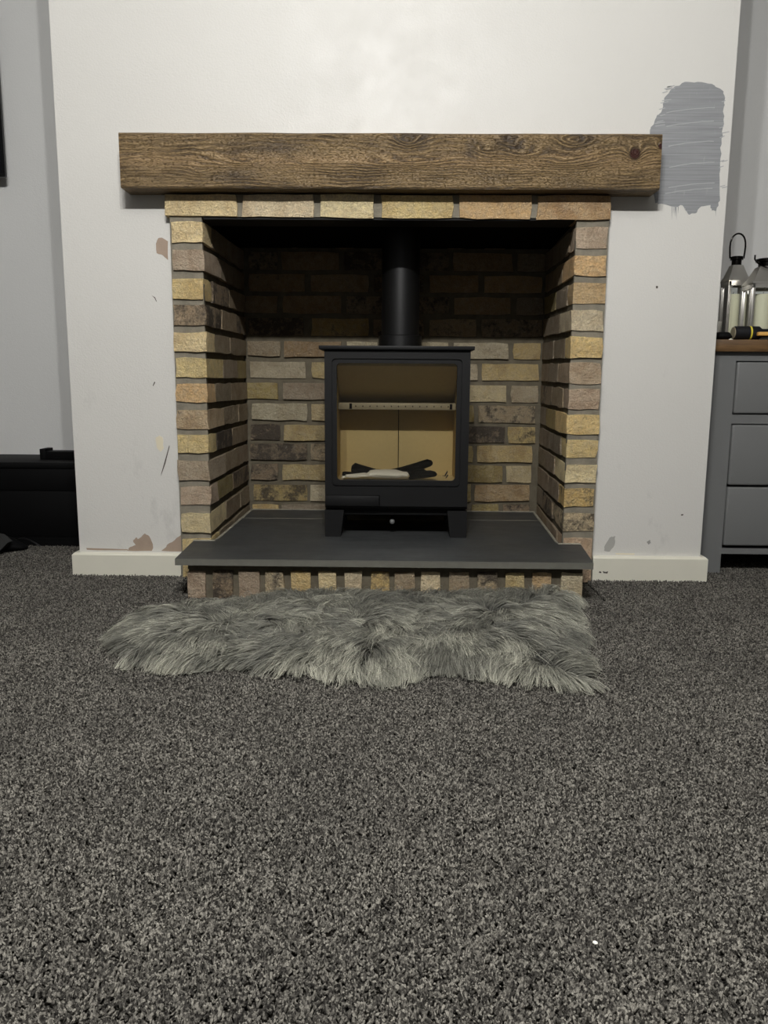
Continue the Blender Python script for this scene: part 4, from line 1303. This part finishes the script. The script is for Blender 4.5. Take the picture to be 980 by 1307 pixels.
# torch, black case and wooden handle on the chest top
YT = 0.145
tz = zt_ + 0.0005
def tx(px): return at(px, 425, YT).x
th = (at(945, 416.5, YT).z - zt_) / 2
tor = empty('torch', (tx(950), YT, tz), 0, 'black rubber torch with a yellow ring lying on the wooden top', 'torch')
RX = Matrix.Rotation(rad(90), 4, 'Y')
def along(x0, prof): return MB().lathe([(r, x) for x, r in prof], 24, Matrix.Translation((x0, YT, zt_ + th + 0.0008)) @ RX)
x0_ = tx(936)
Lm = tx(971) - x0_
along(x0_, [(0.0, th * 0.80), (0.003, th * 0.98), (Lm * 0.54, th)]).build('head', M_rubber, tor, 40, True)
along(x0_ + Lm * 0.54, [(0.0, th * 1.015), (0.005, th * 1.015)]).build('ring', M_yellow, tor, 40, True)
along(x0_ + Lm * 0.54 + 0.005, [(0.0, th), (Lm * 0.30, th * 0.98), (Lm * 0.42, th * 0.62), (Lm * 1.25, th * 0.60), (Lm * 1.28, th * 0.4)]).build('barrel', M_rubber, tor, 40, True)
along(x0_ - 0.001, [(-0.0015, th * 0.84), (0.0008, th * 0.86)]).build('lens_rim', M_airbar, tor, 40, True)
m = skinlump('c', None, [((tx(916), YT + 0.02, zt_ + 0.010), (0, 0.022, 0), (0, 0, 0.004)), ((tx(919), YT + 0.02, zt_ + 0.013), (0, 0.026, 0), (0, 0, 0.012)), ((tx(924), YT + 0.02, zt_ + 0.0135), (0, 0.026, 0), (0, 0, 0.0128)), ((tx(932), YT + 0.02, zt_ + 0.0130), (0, 0.026, 0), (0, 0, 0.0122)), ((tx(935), YT + 0.02, zt_ + 0.010), (0, 0.02, 0), (0, 0, 0.004))])
tag(m.build('black_pouch', M_bag, None, 60, True), 'small black soft pouch lying left of the torch on the wooden top', 'pouch')
hz0 = at(975, 429, YT - 0.018).z
m = MB().box((at(970.0, 425, 0.1).x, 0.108, max(zt_ + 0.0004, hz0)), (at(970, 425, 0.1).x + 0.13, 0.126, at(975, 423.5, 0.11).z), 0.003)
tag(m.build('wooden_stick', M_ltwood, None, 30, True), 'short pale wooden stick lying in front of the torch at the right edge', 'stick')
# white ceramic rim just showing beside the lantern
yk = 0.24
px1 = at(921.0, 400, yk).x
m = MB().lathe([(0.020, 0.0), (0.026, 0.004), (0.037, 0.030), (0.040, 0.060), (0.0385, 0.061), (0.034, 0.03), (0.02, 0.008)], 28, Matrix.Translation((px1 - 0.040, yk, zt_ + 0.0005)))
tag(m.build('white_pot', simple('white_glaze', (232, 230, 222), 0.25), None, 40, True), 'small white pot almost hidden behind the chimney wall, left of the lanterns', 'pot')

# ------------------------------------------------------------------ left alcove
YU = 0.43
ux1 = XL - 0.012
unit_z1 = at(40, 590, YU).z
un = empty('television_unit', (ux1 - 0.65, YU + 0.15, 0), 0, 'low black television unit standing in the left alcove', 'television unit')
m = MB()
m.box((ux1 - 1.30, YU - 0.006, unit_z1 - 0.02), (ux1, YU + 0.30, unit_z1), 0.001)
m.build('unit_top', M_unit, un, 30, True)
m = MB()
m.box((ux1 - 1.29, YU + 0.012, -0.004), (ux1 - 1.27, YU + 0.29, unit_z1 - 0.02)); m.box((ux1 - 0.022, YU + 0.012, -0.004), (ux1 - 0.002, YU + 0.29, unit_z1 - 0.02))
m.box((ux1 - 1.27, YU + 0.27, -0.004), (ux1 - 0.022, YU + 0.29, unit_z1 - 0.02)); m.box((ux1 - 1.27, YU + 0.02, 0.01), (ux1 - 0.022, YU + 0.27, 0.03))
m.box((ux1 - 1.27, YU + 0.002, -0.004), (ux1 - 0.002, YU + 0.012, 0.03))
m.build('carcass', M_unit, un, 30, True)
zsp = at(40, 626, YU).z
for k in range(2):
    xa = ux1 - 0.002 - 0.632 * (k + 1); xb = ux1 - 0.002 - 0.632 * k
    MB().box((xa + 0.002, YU, 0.032), (xb - 0.002, YU + 0.0115, zsp - 0.002), 0.001).build('flap_door', M_unit, un, 30, True)
    MB().box((xa + 0.002, YU, zsp), (xb - 0.002, YU + 0.0115, unit_z1 - 0.022), 0.001).build('drawer', M_unit, un, 30, True)
yb_ = YU + 0.11
bx0 = at(51, 585, yb_).x
bzt = at(75, 576.5, yb_).z; bzc = at(54, 573, yb_).z
bx = empty('set_top_box', (bx0 + 0.1, yb_ + 0.06, unit_z1), 0, 'flat black box with a raised left end on the low black unit', 'box')
MB().box((bx0 + 0.020, yb_, unit_z1 + 0.0003), (bx0 + 0.24, yb_ + 0.07, bzt), 0.001).build('casing', M_unit, bx, 30, True)
MB().box((bx0, yb_, unit_z1 + 0.0003), (bx0 + 0.0198, yb_ + 0.07, bzc), 0.001).build('end_block', M_unit, bx, 30, True)
# television on the alcove wall
ytv = 0.68
tvx = at(6.6, 222, ytv).x; tvz = at(3, 225.8, ytv).z
tv = empty('television', (tvx - 0.5, ytv + 0.035, tvz), 0, 'black flat television on the left alcove wall, only its right edge in view', 'television')
m = MB()
frame(m, rrect(tvx - 1.0, tvx, tvz, tvz + 0.58, 0.004), rrect(tvx - 0.99, tvx - 0.010, tvz + 0.016, tvz + 0.57, 0.002), ytv, ytv + 0.012)
m.build('bezel', M_tv, tv, 30, True)
MB().box((tvx - 0.991, ytv + 0.003, tvz + 0.015), (tvx - 0.009, ytv + 0.010, tvz + 0.571)).build('screen', simple('dark_screen', (10, 10, 14), 0.15), tv, None, True)
MB().box((tvx - 0.985, ytv + 0.012, tvz + 0.01), (tvx - 0.015, ytv + 0.045, tvz + 0.565), 0.004).build('rear_shell', M_tv, tv, 30, True)
MB().box((tvx - 0.65, ytv + 0.045, tvz + 0.15), (tvx - 0.35, YA - 0.0005, tvz + 0.4)).build('wall_bracket', M_black2, tv, None, True)
# black bag with a grey flap, and a loop of cable in front of the unit
ybg = 0.33
pb = atz(-14, 706, 0)
m = skinlump('b', None, [((pb.x - 0.12, ybg, 0.022), (0, 0.03, 0), (0, 0, 0.018)), ((pb.x - 0.06, ybg, 0.034), (0, 0.06, 0), (0, 0, 0.034)), ((pb.x + 0.0, ybg, 0.032), (0, 0.06, 0), (0, 0, 0.031)), ((pb.x + 0.05, ybg + 0.01, 0.022), (0, 0.045, 0), (0, 0, 0.021)), ((pb.x + 0.085, ybg + 0.02, 0.012), (0, 0.025, 0), (0, 0, 0.011)), ((pb.x + 0.10, ybg + 0.03, 0.007), (0, 0.008, 0), (0, 0, 0.005))])
bag = empty('soft_bag', (pb.x, ybg, 0), 0, 'small black soft bag with a grey patch on the carpet by the unit', 'bag')
m.build('bag_body', M_bag, bag, 60, True)
P = [(-6, 683), (0.5, 684.5), (10, 692.8), (0.5, 702.5), (-6, 704)]
Pw = [at(a, b, ybg - 0.063) for a, b in P]
MB().prism([(p.x, p.z) for p in Pw], ybg - 0.066, ybg - 0.030, 1).build('grey_patch', M_greycloth, bag, None, True)
m = MB()
def arc(pa, pb_, pc, Y):
    A, B, C_ = at(*pa, Y), at(*pb_, Y), at(*pc, Y)
    return [A * (1 - t_) ** 2 + (B * 2 - (A + C_) / 2) * 2 * t_ * (1 - t_) + C_ * t_ ** 2 for t_ in [i / 12 for i in range(13)]]
m.tube(arc((12, 701), (27, 687.5), (52, 697.5), 0.375), 0.0028, 8)
tag(m.build('black_cable', M_tv, None, 60, True), 'loop of black cable arching off the carpet in front of the low black unit', 'cable')
# pale crumb on the carpet
pc_ = atz(759.3, 1203.5, 0.001)
m = MB()
bmesh.ops.create_icosphere(m.bm, subdivisions=2, radius=0.003)
for v in m.bm.verts: v.co = Vector((v.co.x * 1.0, v.co.y * 0.8, v.co.z * 0.6)) + noise.noise_vector(v.co * 400) * 0.0007
bmesh.ops.translate(m.bm, verts=m.bm.verts, vec=(pc_.x, pc_.y, 0.0012))
tag(m.build('crumb', simple('white_crumb', (250, 248, 236), 0.25), None, 60, True), 'tiny white speck lying on the dark carpet at the lower right', 'crumb')
print('bricks', brick_count)
